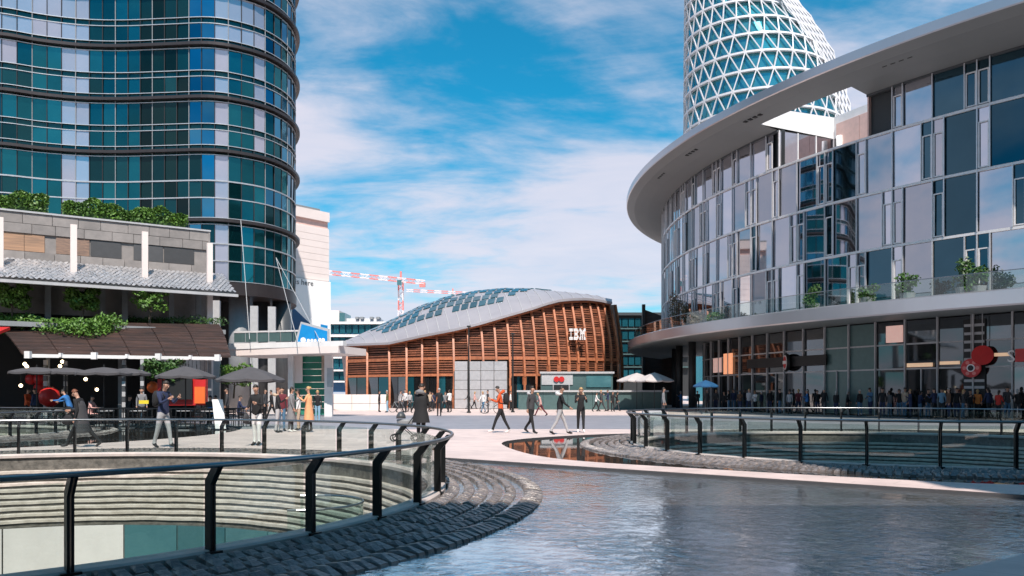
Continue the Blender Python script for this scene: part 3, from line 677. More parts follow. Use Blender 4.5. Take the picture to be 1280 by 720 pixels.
for px, D in ((318, 59.5), (340, 60), (270, 56)):
    x, y = XY(px, D); mb = MB(); mb.rbox((x, y, 0), .55, .5, 8.0, .2); mb.build('pier', M['lgrey'], tw)
# mezzanine balcony and white entrance canopy in front of the tower
en = empty('entrance_canopy', (-15, 51, 0), 'long white entrance canopy hung on cables in front of the glass tower', 'canopy')
a = XY(286, 52); b = XY(423, 50)
def zz2(py, D): return EYE+(HZ-py)/F*D
mb = MB(); mb.wall(a, b, 3.95, 4.35, 4.0, z0b=4.05, z1b=4.5); mb.build('canopy_slab', M['clad'], en)
mb = MB(); mb.wall((a[0], a[1]-.06), (b[0]+.3, b[1]-.06), 4.36, 4.75, .5, z0b=4.5, z1b=4.8); mb.build('canopy_edge', M['white'], en)
for i in range(9):
    t = i/9; p = (a[0]+(b[0]-a[0])*t, a[1]+(b[1]-a[1])*t+1.0); q = (a[0]+(b[0]-a[0])*(t+.1), a[1]+(b[1]-a[1])*(t+.1)+1.0)
    if i < 6: mb = MB(); mb.wall(p, q, 4.9, 5.5, .06); mb.build('balcony_pane', M['panel_teal'], en)
mb = MB(); mb.wall((a[0], a[1]+.96), (a[0]+(b[0]-a[0])*.68, a[1]+(b[1]-a[1])*.68+.96), 5.52, 5.62, .12); mb.build('balcony_rail', M['alu_white'], en)
for (x0, y0, D0, x1, y1, D1) in ((301, 275, 61.0, 312, 424, 51), (345, 322, 62.8, 401, 428, 49.5), (345, 322, 62.8, 372, 428, 50)):
    mb = MB(); mb.tube([at(x0, y0, D0), at(x1, y1, D1)], .022, 6); mb.build('cable', M['lgrey'], en)
# green board wall between white posts under the canopy
gw = empty('green_board_wall', (*XY(387, 53), 0), 'green horizontal board wall between white posts under the entrance canopy', 'wall')
for i in range(9):
    z0 = .1+i*.435; mb = MB(); mb.wall(XY(366, 53.4), XY(409, 53), z0, z0+.405, .08); mb.build('board', M['green_board'], gw)
for px, ww in ((364, .32), (411, .5)): x, y = XY(px, 52.7); mb = MB(); mb.rbox((x, y, 0), ww, .4, 4.1); mb.build('post', M['white'], gw)
mb = MB(); mb.wall(XY(367, 53.0), XY(378, 53.0), 2.2, 4.0, .05); mb.build('poster', M['clad'], gw)
mb = MB(); mb.wall(XY(402, 52.8), XY(408, 52.8), 2.3, 4.0, .05); mb.build('poster', M['poster'], gw)
# blue sign above the canopy
bs = empty('blue_sign', (*XY(388, 51), 4.8), 'tilted blue sign board with grey frame standing on the white canopy', 'sign')
P = [at(368, 430, 51), at(411, 430, 51), at(411, 411, 51), at(376, 402, 51)]
def plate(mb, P, th, m=0): 
    P = [Vector(p) for p in P]; n = (P[1]-P[0]).cross(P[2]-P[0]).normalized()*th; k = len(P)
    mb.add(P+[p-n for p in P], [tuple(range(k)), tuple(range(k, 2*k))[::-1]]+[(i, i+k, (i+1) % k+k, (i+1) % k) for i in range(k)], m)
mb = MB(); plate(mb, P, .2); mb.build('frame', M['lgrey'], bs)
P2 = [at(371, 430.5, 50.95), at(409, 430.5, 50.95), at(409, 414, 50.95), at(377, 405, 50.95)]
mb = MB(); plate(mb, P2, .04); mb.build('face', M['blue_sign'], bs)
for px, py, r in ((379, 425, .17), (385.5, 425.5, .10), (390, 425.5, .1), (394.5, 425.5, .1), (400, 425, .12), (404, 425, .12)):
    mb = MB(); face_disc(mb, at(px, py, 50.9), -PI/2, r, 0, .02, 12); mb.build('white_mark', M['white'], bs)
mb = MB(); plate(mb, [at(410, 460, 52), at(417, 460, 52), at(417, 484, 52), at(410, 484, 52)], .3)
o = mb.build('utility_box', M['lgrey']); tag(o, 'pale grey utility box fixed beside the white post of the green wall', 'box')
# white clad building with billboard
wb = empty('white_building', (*XY(390, 92), 0), 'white clad building behind the tower with a large white billboard', 'building')
A_ = Vector((*XY(350, 88.5), 0)); B_ = Vector((*XY(411, 93.5), 0)); dv = (B_-A_); 
zt = 22.6
mb = MB(); mb.wall(A_, B_, 0, zt-1.9, 18); mb.build('wall', M['clad'], wb)
for i in range(8):
    z0 = 14.6+i*.75; mb = MB(); nn_ = Vector((dv.y, -dv.x, 0)).normalized()*.06; mb.wall(A_+nn_, B_+nn_, z0, z0+.72, .05); mb.build('panel', M['clad'], wb)
nn_ = Vector((dv.y, -dv.x, 0)).normalized()
mb = MB(); mb.wall(A_+nn_*.15, B_+nn_*.15, zt-1.1, zt, 17); mb.build('parapet', M['clad'], wb)
mb = MB(); mb.wall(A_-nn_*.2, B_-nn_*.2, zt-2.0, zt-1.1, 16); mb.build('recess_band', M['pinkwall'], wb)
mb = MB(); mb.wall(A_+nn_*.1+Vector((0, 0, 0)), A_+dv*.8+nn_*.1, zt+.02, zt+.22, .2); mb.build('roof_rail', M['grey'], wb)
mb = MB(); mb.wall(A_+nn_*.35, B_+nn_*.35, 5.5, 14.5, .2); mb.build('billboard', M['billboard'], wb)
ang = math.atan2(nn_.y, nn_.x); ps = Vector(XY(398.5, 92)); q = A_+dv*(.46)+nn_*.37
text('e is here', .9, (*(A_+dv*.395+nn_*.37).xy, zat(357, 91)), ang, M['charcoal'], wb, ext=.01)
mb = MB(); K = lambda px, py: at(px, py, 91.0)
mb = MB(); q0 = A_+dv*.2+nn_*.40; q1 = A_+dv*.62+nn_*.40; mb.add([(q0.x, q0.y, 7.2), (q1.x, q1.y, 6.2), (q1.x, q1.y, 9.2), (q0.x, q0.y, 11.2)], [(0, 1, 2, 3)]); mb.build('printed_shape', M['blue_dark'], wb)
q0 = A_+dv*.78+nn_*.40; q1 = A_+dv*.93+nn_*.40; mb = MB(); mb.add([(q0.x, q0.y, 6.5), (q1.x, q1.y, 6.5), (q1.x, q1.y, 9.4), (q0.x, q0.y, 9.5)], [(0, 1, 2, 3)]); mb.build('printed_shape', M['blue_sign'], wb)
# ---------------------------------------------------------------- terrace building on the left
tb = empty('terrace_building', (-24, 48, 0), 'stone terrace building with a rooftop hedge in front of the glass tower', 'building')
A0 = Vector((-36.0, 39.0)); B0 = Vector((-18.9, 50.0)); du = (B0-A0).normalized(); dn = Vector((du.y, -du.x)); LEN = (B0-A0).length
def tp(s, o=0): p = A0+du*s+dn*o; return (p.x, p.y)
def s_of(px, o=0): # distance along wall for a pixel column
    s = (px-640)/F; P = A0+dn*o; return (s*P.y-P.x)/(du.x-s*du.y)
mb = MB(); mb.wall(tp(0, -.1), tp(LEN, -.1), 6, 11.55, 6); mb.build('wall', M['stone'], tb)
dark_spans = [(4, 56, 'wood_lit'), (70, 112, 'stone_brown'), (113, 152, 'stone_dark'), (167, 204, 'stone_dark'), (205, 243, 'stone_dark')]
zr = [8.7, 9.45, 10.45, 11.0, 11.6]
for f in range(4):
    s = random.random()*.3
    while s < LEN:
        e = min(LEN, s+random.choice((1.15, 1.3, 1.45)))
        if e-s < .35: break
        skip = False
        if f == 1:
            for x0, x1, _ in dark_spans:
                a_ = s_of(x0); b_ = s_of(x1)
                if s < b_-.1 and e > a_+.1: skip = True
        if not skip: mb = MB(); o_ = random.uniform(-.012, .012); mb.wall(tp(s+.012, .02+o_), tp(e-.012, .02+o_), zr[f]+.012, zr[f+1]-.012, .08); mb.build('stone_panel', M['stone'], tb)
        s = e
for x0, x1, mm in dark_spans:
    a_, b_ = s_of(x0), s_of(x1); n = max(1, round((b_-a_)/1.3))
    for i in range(n):
        mb = MB(); mb.wall(tp(a_+(b_-a_)*i/n+.01, -.04), tp(a_+(b_-a_)*(i+1)/n-.01, -.04), 9.47, 10.43, .05); mb.build('louvre_panel', M[mm], tb)
mb = MB(); mb.wall(tp(0, .1), tp(LEN+.05, .1), 11.6, 11.7, 6); mb.build('coping', M['lgrey'], tb)
mb = MB(); mb.wall(tp(LEN+.02, .06), tp(LEN+.12, -4), 0.0, 11.58, .1); mb.build('end_wall', M['stone'], tb)
# silver tile eave
ev = MB()
for i in range(int(LEN/.26)+4):
    for j in range(13):
        s = i*.26+(.13 if j % 2 else 0); t = j/12; o_ = .1+t*3.1; z = 8.95-t*1.35
        if s > LEN+.8: continue
        c_ = Vector((*tp(s, o_), z)); tw_ = random.uniform(-.35, .35); up = random.uniform(-.02, .05)
        u = Vector((du.x, du.y, 0)); v = Vector((dn.x*.9, dn.y*.9, -.40)); k1 = u*.12; k2 = v*.15; n_ = Vector((0, 0, 1))
        ev.add([c_-k1+n_*(up+tw_*.1), c_-k2+n_*.06, c_+k1+n_*(up-tw_*.1), c_+k2+n_*(-.02)], [(0, 1, 2, 3)])
ev.build('silver_tile', M['silver_tile'], tb, kind='stuff')
mb = MB(); mb.hexa([(*tp(0, .1), 8.72), (*tp(0, 3.3), 7.36), (*tp(LEN+.8, 3.3), 7.36), (*tp(LEN+.8, .1), 8.72), (*tp(0, .1), 8.8), (*tp(0, 3.3), 7.44), (*tp(LEN+.8, 3.3), 7.44), (*tp(LEN+.8, .1), 8.8)]); mb.build('eave_board', M['dark2'], tb)
mb = MB(); mb.beam((*tp(0, 3.35), 7.33), (*tp(LEN+.9, 3.35), 7.33), .2, .16); mb.build('gutter', M['lgrey'], tb)
for px in (0, 92, 181, 262):
    s = s_of(px, 1.6); mb = MB(); x, y = tp(s, 1.6); mb.rbox((x, y, 7.7 if px < 250 else 0), .32, .3, 3.2 if px < 250 else 10.6, .55); mb.build('mast', M['clad'], tb)
mb = MB(); mb.wall(tp(0, -1.5), tp(LEN, -1.5), 5.0, 8.5, .2); mb.build('recess_wall', M['dark'], tb)
for px in (60, 128, 156, 214, 248):
    s = s_of(px, .5); x, y = tp(s, .5); mb = MB(); mb.rbox((x, y, 5), .3, .3, 3.4, .5); mb.build('column', M['grey'], tb)
mb = MB(); mb.wall(tp(0, 4.2), tp(LEN, 4.2), 4.95, 5.2, 6); mb.build('terrace_floor', M['grey'], tb)
mb = MB(); mb.wall(tp(0, -2), tp(LEN-.5, -2), 0, 5, .2); mb.build('shop_back_wall', M['dark'], tb)
mb = MB(); mb.wall(tp(s_of(197), 1.2), tp(s_of(262), 1.2), 2.6, 4.9, .1); mb.build('shutter_frame', M['lgrey'], tb)
for i in range(12):
    x0 = 200+i*5.1; mb = MB(); mb.wall(tp(s_of(x0, 1.25), 1.25), tp(s_of(x0+4.4, 1.25), 1.25), 1.2, 4.6, .06); mb.build('shutter_slat', M['white'], tb)
# wooden awning
aw = empty('wooden_awning', (-19, 41, 3.3), 'dark brown wooden sloping awning over the cafe, planted along its top', 'awning')
fl_, fr_ = Vector((*XY(14, 38.6), 3.42)), Vector((*XY(289, 42.2), 3.42)); bl, br = Vector((*XY(-14, 43.0), 5.4)), Vector((*XY(274, 46.5), 5.5))
fl_ = Vector((*XY(27, 38.8), 3.42))
NP = 13
for i in range(NP):
    t0, t1 = i/NP, (i+1)/NP-.006; cv = lambda t: .22*math.sin(t*PI)
    a0, a1 = fl_.lerp(bl, t0), fl_.lerp(bl, t1); b0, b1 = fr_.lerp(br, t0), fr_.lerp(br, t1); u = Vector((0, 0, 1))
    n = 6
    mb = MB()
    for k in range(n):
        s0, s1 = k/n+.002, (k+1)/n-.002
        mb = MB(); q = [a0.lerp(b0, s0)+u*cv(t0), a0.lerp(b0, s1)+u*cv(t0), a1.lerp(b1, s1)+u*(cv(t1)-.03), a1.lerp(b1, s0)+u*(cv(t1)-.03)]; dz = u*random.uniform(.05, .075)
        mb.hexa([p-u*.02 for p in q]+[p+dz for p in q]); mb.build('plank', M['plank'], aw)
mb = MB(); mb.beam(Vector((*XY(34, 38.6), 3.33)), Vector((*XY(277, 41.9), 3.33)), .13, .17); mb.build('front_beam', M['white'], aw)
for px in (35, 76, 118, 159, 198, 238, 272):
    t = (px-34)/243; D = 38.5+3.3*t; x, y = XY(px, D); big = px in (35, 118, 198, 272)
    mb = MB(); mb.rbox((x, y, 3.20 if big else 3.28), .26 if big else .12, .2, .34 if big else .2); mb.build('bracket', M['white'], aw)
for px in (60, 150, 262): x, y = XY(px, 42.5 if px < 250 else 43); mb = MB(); mb.rbox((x, y, 0), .18, .18, 3.6, .4); mb.build('post', M['grey'], aw)
x, y = XY(3, 37); mb = MB(); mb.hexa([(x-4, y-1, 3.6), (x-.9, y-1, 3.6), (x-.9, y+2, 4.6), (x-4, y+2, 4.6), (x-4, y-1, 3.7), (x-.9, y-1, 3.7), (x-.9, y+2, 4.75), (x-4, y+2, 4.75)]); o = mb.build('red_awning', M['red']); tag(o, 'small red sloping awning at the left edge above the cafe', 'awning')
# ---------------------------------------------------------------- unseen blocks added beside and behind the viewer to shade the foreground
def block(name, x0, x1, y0, y1, h, mwall, mglass):
    o = empty(name, ((x0+x1)/2, (y0+y1)/2, 0), kind='structure')
    mb = MB(); mb.box(x0, x1, y0, y1, 0, h); mb.build('wall', mwall, o)
    mb = MB(); mb.box(x0-.25, x1+.25, y0-.25, y1+.25, h, h+.6)
    z = 4.0
    while z < h-1: mb.box(x0-.15, x1+.15, y0-.15, y1+.15, z, z+.35); z += 3.8
    mb.build('floor_band', M['grey'], o)
    mb = MB(); z = .6
    while z < h-3:
        x = x0+.4
        while x < x1-1.6: mb.box(x, x+1.5, y1+.01, y1+.08, z, z+2.9); x += 1.9
        y = y0+.4
        while y < y1-1.6: mb.box(x0-.08, x0-.01, y, y+1.5, z, z+2.9); y += 1.9
        z += 3.8
    mb.build('window', mglass, o, kind='stuff'); return o
block('shade_block_right', 10.5, 44, -3.6, 4.5, 36, M['charcoal'], M['glass_tower_dark'])
block('shade_block_behind', -18, 10.0, -16, -4.2, 20.5, M['charcoal'], M['glass_tower_dark'])
# ---------------------------------------------------------------- wooden pavilion
pv = empty('timber_pavilion', (-4, 84, 0), 'curved timber slatted pavilion with grey metal roof in the centre distance', 'pavilion')
def lerp_tab(T, x):
    for i in range(len(T)-1):
        if x <= T[i+1][0]: t = (x-T[i][0])/(T[i+1][0]-T[i][0]); return T[i][1]+(T[i+1][1]-T[i][1])*max(0, t)
    return T[-1][1]
WT = [(434, 432.5), (486, 430.5), (527, 421.5), (569, 413.5), (600, 406), (634, 396), (652, 391), (666, 387), (684, 381), (700, 377), (715, 375.6), (734, 375.2), (750, 377), (762, 380)]
SIL = [(420, 432), (434, 426.5), (462, 413.5), (494, 399.5), (525, 384.5), (556, 373.5), (594, 366), (631, 362.8), (669, 364), (712, 369), (744, 373.5), (764, 378)]
tops = [434, 459, 486, 508, 527.5, 546, 566, 584, 601, 617, 633, 649, 664, 678, 690.6, 702.5, 714, 725, 736, 745.5, 754, 762]
bots = [433, 459, 487, 508, 527, 547, 567, 587, 604, 620, 637, 655, 670, 685, 698, 710, 721, 732, 743, 753, 762, 770]
def Dp(px): t = (px-600)/170; return 79+6*t*t*(1.35 if t < 0 else 1.0)
def rib_pt(i, v, out=0.0):   # i may be fractional, v 0 at the ground .. 1 at the top
    i0 = min(int(i), len(tops)-2); f = i-i0
    tx = tops[i0]*(1-f)+tops[i0+1]*f; bx = bots[i0]*(1-f)+bots[i0+1]*f
    zt_ = zat(lerp_tab(WT, tx), Dp(tx)); z = zt_*v
    lean = (i/21)**1.5
    px = bx+(tx-bx)*v**1.6+lean*5.0*math.sin(PI*min(1, v))
    D = Dp(bx)+(Dp(tx)-Dp(bx))*v+(1.6*v*v-1.2*math.sin(PI*v)*lean)-out
    return Vector(((px-640)/F*D, D, z))
NR = len(tops)
for i in range(NR):
    mb = MB(); n = 12; v0 = 0.0
    if 6 < i < 10: v0 = .56 - (i-7)*.06
    P = [rib_pt(i, v0+(1-v0)*k/n, .18) for k in range(n+1)]
    for k in range(n): mb.beam(P[k], P[k+1], .20, .34)
    mb.build('rib', M['rib'], pv)
# back face
mb = MB(); rws = []
for k in range(14):
    v = k/13; rws.append([rib_pt(i*.5, v, -.45) for i in range(2*(NR-1)+1)])
mb.grid(rws); mb.build('inner_wall', M['interior'], pv)
# slats
slats = []
for i in range(NR-1):
    m_ = i+.5; zt_ = rib_pt(m_, 1).z; z = 3.45; k = 0
    while z < zt_-.1:
        if not (6 <= i <= 9 and z < 5.0):
            slats.append((i, z))
        z += .245
order = sorted(range(len(slats)), key=lambda q: (slats[q][0] % 21, q)); random.shuffle(order)
rest = MB(); cnt = 0
for q in order:
    i, z = slats[q]; P = []
    zt0, zt1 = rib_pt(i, 1).z, rib_pt(i+1, 1).z
    v0, v1 = z/zt0, z/zt1
    if v0 > 1.0 or v1 > 1.0:
        v0 = min(v0, 1); v1 = min(v1, 1)
    a = rib_pt(i+.02, v0, -.02); b = rib_pt(i+.98, v1, -.02)
    dz = random.uniform(-.02, .02); tall = .135*random.uniform(.8, 1.25)
    mb = MB() if cnt < 296 else rest
    mb.beam(a+Vector((0, 0, dz)), b+Vector((0, 0, dz)), .14, tall)
    if cnt < 296: mb.build('slat', M['slat'], pv)
    cnt += 1
rest.build('slat', M['slat'], pv, kind='stuff')
# waist beam, sill beam, top beam
for v_z, sz, nm in ((5.0, .28, 'waist_beam'), (3.35, .22, 'sill_beam')):
    for i in range(NR-1):
        if 6 <= i <= 9 and v_z < 5: continue
        mb = MB(); a = rib_pt(i, v_z/rib_pt(i, 1).z, .12); b = rib_pt(i+1, v_z/rib_pt(i+1, 1).z, .12); mb.beam(a, b, .2, sz); mb.build(nm, M['rib'], pv)
for i in range(NR-1): mb = MB(); mb.beam(rib_pt(i, 1, .2), rib_pt(i+1, 1, .2), .5, .2); mb.build('top_beam', M['rib'], pv)
# glazed openings below
for i in list(range(0, 6))+list(range(10, NR-1)):
    for s0, s1 in ((.06, .48), (.52, .94)):
        mb = MB(); a0, a1 = rib_pt(i+s0, 0, -.15), rib_pt(i+s1, 0, -.15); mb.wall(a0, a1, .1, 3.2, .06); mb.build('door_pane', M['glass_shop'] if random.random() < .6 else M['glass_far'], pv)
# big pale doors
dl, dr = XY(568, 78.4), XY(634, 78.2); nd = 4
for i in range(nd):
    for f in range(5):
        a = (dl[0]+(dr[0]-dl[0])*(i+.02)/nd, dl[1]+(dr[1]-dl[1])*(i+.02)/nd); b = (dl[0]+(dr[0]-dl[0])*(i+.98)/nd, dl[1]+(dr[1]-dl[1])*(i+.98)/nd)
        mb = MB(); mb.wall(a, b, .05+f*.93, .94+f*.93, .12); mb.build('door_panel', M['alu'], pv)
# roof
us = [421+(765-421)*i/52 for i in range(53)]
def Ffr(u): y = lerp_tab([(420, 432.5)]+WT, u); D = Dp(max(430, min(765, u)))+1.6-.9; return at(u, y-1.0, D)
def Fbk(u): D = Dp(u)+15; return at(u, lerp_tab(SIL, u), D)
NV = 12
def roofp(u, v, up=0):
    a, b = Ffr(u), Fbk(u); e = math.sin(v*PI/2)**.85 if True else v
    p = a.lerp(b, v); p.z = a.z+(b.z-a.z)*e+up; px = u; p.x = (px-640)/F*p.y; return p
mb = MB(); rr_ = [[roofp(u, v/NV) for u in us] for v in range(NV+1)]
rr_.append([Vector((roofp(u, 1).x*1.03, roofp(u, 1).y+6, roofp(u, 1).z-.8)) for u in us])
rr_.append([Vector((roofp(u, 1).x*1.06, roofp(u, 1).y+13, 0)) for u in us])
mb.grid(rr_); mb.build('roof', M['zinc'], pv, smooth=True)
mb = MB(); mb.grid([[roofp(u, 0)+Vector((0, -.25, -.12)) for u in us], [roofp(u, 0)+Vector((0, -.25, .12)) for u in us], [roofp(u, 0)+Vector((0, .3, .1)) for u in us]]); mb.build('roof_edge', M['zinc'], pv)
mb = MB()
for i in range(26):
    u0 = 432+i*13
    for v in range(8):
        mb.beam(roofp(u0-v*1.5, v/8*.55+.01, .02), roofp(u0-(v+1)*1.5, (v+1)/8*.55+.01, .02), .05, .06)
mb.build('roof_seam', M['lgrey'], pv, kind='stuff')
for j in range(5):
    for i in range(20):
        v = .24+j*.125; u0 = 455+i*11+j*4.0; 
        lim0 = 470-j*6; lim1 = 700-(4-j)*16
        if u0 < lim0 or u0+8 > lim1: continue
        if (i*7+j*3) % 9 == 0: continue
        q = [roofp(u0, v, .03), roofp(u0+8.6, v, .03), roofp(u0+8.6+1.5, v+.095, .03), roofp(u0+1.5, v+.095, .03)]
        mb = MB(); u_v = Vector((0, 0, .09)); mb.hexa(q+[p+u_v for p in q]); mb.build('skylight', M['skylight'], pv)
# right end wrap
mb = MB()
for i, (px, D) in enumerate(((772, 88), (770, 93), (764, 99))):
    pass
rw = []
for px0, px1, D in ((770, 762, Dp(766)), (775, 768, 88), (775.5, 766, 94), (770, 758, 100)):
    zt_ = zat(381, D); rw.append([Vector((((px0+(px1-px0)*v**2)+3*math.sin(PI*v)-640)/F*D, D, zt_*v)) for v in [k/10 for k in range(11)]])
mb.grid(rw); mb.build('end_wall', M['slat'], pv)
for r_ in rw[1:3]:
    mb = MB(); mb.tube([p+Vector((.1, 0, 0)) for p in r_], .16, 6); mb.build('rib', M['rib'], pv)
# letters on the pavilion, cut in eight stripes
ib = empty('striped_letters', rib_pt(16, .6), 'white striped letters IBM standing on the timber pavilion front', 'letters')
GL = {'I': ["11111", "11111", "00100", "00100", "00100", "00100", "11111", "11111"], 'B': ["111110", "111111", "010011", "011110", "011110", "010011", "111111", "111110"], 'M': ["1100011", "1110111", "0111110", "0111110", "0101010", "0101010", "1101011", "1101011"]}
x = 0
Dm = rib_pt(16, .62).y-1.2
for ch in 'IBM':
    g = GL[ch]; cw = 1.0; mb = MB()
    W = {'I': 5.2, 'B': 7.2, 'M': 9.2}[ch]*.84
    for r in range(8):
        row = g[r]; n = len(row); k = 0
        while k < n:
            if row[k] == '1':
                e = k
                while e < n and row[e] == '1': e += 1
                px0 = 711.5+x+k*W/n; px1 = 711.5+x+e*W/n; py0 = 410.8+r*1.78; a = at(px0, py0+1.5, Dm); b = at(px1, py0, Dm)
                mb.box(a.x, b.x, Dm-.12, Dm+.12, a.z, b.z)
                k = e
            else: k += 1
    mb.build('letter', M['white'], ib, kind='stuff'); x += W+1.1
mb = MB()
for py in (413, 422): a = at(711, py, Dm+.3); b = at(733, py, Dm+.3); mb.beam(a, b, .1, .1)
mb.build('mounting_bar', M['dark'], ib)
# ---------------------------------------------------------------- distance: offices, cranes, low walls, kiosk
ob = empty('office_building', (*XY(440, 130), 0), 'far white and teal banded office building between tower and pavilion', 'building')
def fb(px0, px1, y0, y1, D, dep, m, nm, par, D1=None):
    D1 = D1 or D; mb = MB(); mb.wall(XY(px0, D), XY(px1, D1), zat(y1, D), zat(y0, D), dep, z0b=zat(y1, D1), z1b=zat(y0, D1)); return mb.build(nm, M[m], par)
fb(408, 488, 404, 490, 132, 14, 'blue_dark', 'wall', ob)
for y0, y1 in ((402, 405), (418, 421), (431, 434), (446, 448), (462, 464), (476, 478)): fb(406, 490, y0, y1, 131, 1.2, 'white', 'floor_band', ob)
for y0, y1 in ((406, 417), (422, 430), (435, 445), (449, 461), (465, 475)):
    for i in range(10): fb(409+i*8, 415.5+i*8, y0, y1, 131.6, .3, 'glass_far', 'window', ob)
fb(412, 424, 388, 402, 133, 8, 'clad', 'roof_house', ob); fb(424, 431, 391, 402, 132.5, 5, 'teal_pane', 'roof_glass', ob); fb(433, 475, 398, 402, 134, 4, 'white', 'roof_plant', ob)
for px in (444, 450, 462, 470): fb(px, px+4, 396, 399, 133, 2, 'grey', 'vent', ob)
od = empty('dark_office_building', (*XY(798, 125), 0), 'dark office building with teal windows between the pavilion and the glass building', 'building')
fb(745, 862, 394, 495, 126, 16, 'dark2', 'wall', od); fb(744, 866, 390.5, 394, 125, 16, 'charcoal', 'roof', od)
for y0, y1 in ((398, 408), (414, 424), (430, 440), (446, 456), (462, 472)):
    for i in range(9): fb(762+i*8, 768.6+i*8, y0, y1, 125.5, .3, 'glass_far', 'window', od)
for y0 in (410, 426, 442, 458): fb(745, 862, y0, y0+1.5, 125.2, .8, 'panel_teal', 'floor_band', od)
bw = empty('brown_wall', (*XY(818, 106), 0), 'rust brown wall rising behind the left tip of the glass building', 'wall')
mb = MB(); a, b = XY(803, 106), XY(850, 104); mb.wall(a, b, 0, zat(386, 106), 1.0, z1b=zat(403, 104)); mb.build('wall', M['wood_lit'] if False else M['plank'], bw)
mb = MB(); x, y = XY(804.5, 105.6); mb.rbox((x, y, 0), .4, .5, zat(381, 106)); mb.build('post', M['dark'], bw)
lw = empty('low_white_wall', (*XY(425, 71), 0), 'long low white wall in front of the timber pavilion, left of the crowd', 'wall')
for i in range(5):
    px0 = 372+i*22.6; a = XY(px0+.25, 72+i*.2); b = XY(px0+22.4, 72+(i+1)*.2); mb = MB(); mb.wall(a, b, 0, 1.42, .4)
    mb.build('wall_panel', M['clad'], lw)
fb(372, 484, 504, 504.8, 71.9, .1, 'grey', 'joint', lw)
ks = empty('kiosk', (*XY(720, 80), 0), 'teal kiosk with a red sign in front of the pavilion', 'kiosk')
fb(676, 766, 467, 510, 77.5, 1.5, 'panel_teal', 'wall', ks); fb(675, 768, 464.5, 467, 77.3, 2.0, 'lgrey', 'roof', ks)
fb(692, 711, 482, 500, 77.4, .2, 'dark', 'opening', ks); fb(691, 692, 481, 505, 77.3, .15, 'lgrey', 'frame', ks); fb(711, 712, 481, 505, 77.3, .15, 'lgrey', 'frame', ks)
for px in (695.5, 702): c_ = at(px, 474, 77.35); mb = MB(); face_disc(mb, c_, -PI/2, .27, 0, .06, 14); mb.build('red_mark', M['red'], ks)
text('GO', .32, at(699, 475.4, 77.25), -PI/2, M['white'], ks, ext=.01) if False else None
fb(733, 764, 470, 484, 77.4, .1, 'teal_pane', 'window', ks); fb(677, 716, 468, 481, 77.42, .06, 'lgrey', 'front_panel', ks)
tw2 = empty('teal_low_wall', (*XY(755, 74), 0), 'low teal wall with a pale top behind the walking group', 'wall')
for i in range(6): fb(648+i*31, 678.6+i*31, 490, 512.5, 75, 1.0, 'panel_teal', 'wall_panel', tw2, 75)
fb(646, 836, 487.8, 490, 74.8, 1.4, 'lgrey', 'top', tw2)
x, y = XY(818, 46); mb = MB(); mb.rbox((x, y, 0), .75, .6, .55); mb.rbox((x-.55, y-.1, 0), .3, .4, .5); mb.rbox((x, y, .56), .8, .65, .05); o = mb.build('planter_box', M['lgrey']); tag(o, 'pale stone box behind the left end of the right railing', 'box')
def crane(name, lab, mast_px, base_y, top_y, jx0, jy0, jx1, jy1, D, h):
    cr = empty(name, (*XY(mast_px, D), 0), lab, 'crane')
    def truss(a, b, w, nseg, nm):
        a, b = Vector(a), Vector(b); d = (b-a); u = Vector((0, 1, 0)); v = d.normalized().cross(u).normalized()
        for s in range(nseg):
            mb = MB(); p, q = a+d*s/nseg, a+d*(s+1)/nseg; cs = [u*w/2+v*w/2, -u*w/2+v*w/2, -u*w/2-v*w/2, u*w/2-v*w/2]
            for c_ in cs: mb.beam(p+c_, q+c_, w*.17, w*.17)
            mm_ = p.lerp(q, .5)
            for k in range(4): mb.beam(p+cs[k], mm_+cs[(k+1) % 4], w*.1, w*.1); mb.beam(mm_+cs[(k+1) % 4], q+cs[k], w*.1, w*.1)
            mb.build(nm, M['crane_red'] if s % 2 else M['crane_white'], cr)
    mx, my = XY(mast_px, D)
    zt_ = zat(top_y, D)
    truss((mx, my, 0), (mx, my, zt_), h*1.25, 12, 'mast_section')
    truss(at(jx0, jy0, D-2), at(jx1, jy1, D-2), h, 11, 'jib_section')
    mb = MB(); mb.rbox((mx, my-2.4, zat(top_y, D)-1.5), h*1.2, h, h*1.4); mb.build('cab', M['teal_pane'], cr)
    mb = MB(); c_ = at(jx1-3, jy1+1, D-2); mb.rbox((c_.x, c_.y, c_.z-1), h*1.6, h, h*1.2); mb.build('counterweight', M['crane_red'], cr)
    mb = MB(); mb.beam((mx, my, zt_), (mx, my, zt_+h*2.6), h*.5, h*.5); mb.build('tower_head', M['crane_red'], cr)
crane('tower_crane', 'red and white tower crane, nearer one with its mast in view left of the pavilion', 501, 400, 351, 404, 340, 531, 353, 210, .95)
crane('tower_crane', 'fainter red and white crane behind the pavilion roof with only its jib showing', 566, 400, 368, 508, 363, 604, 367.5, 320, .9)
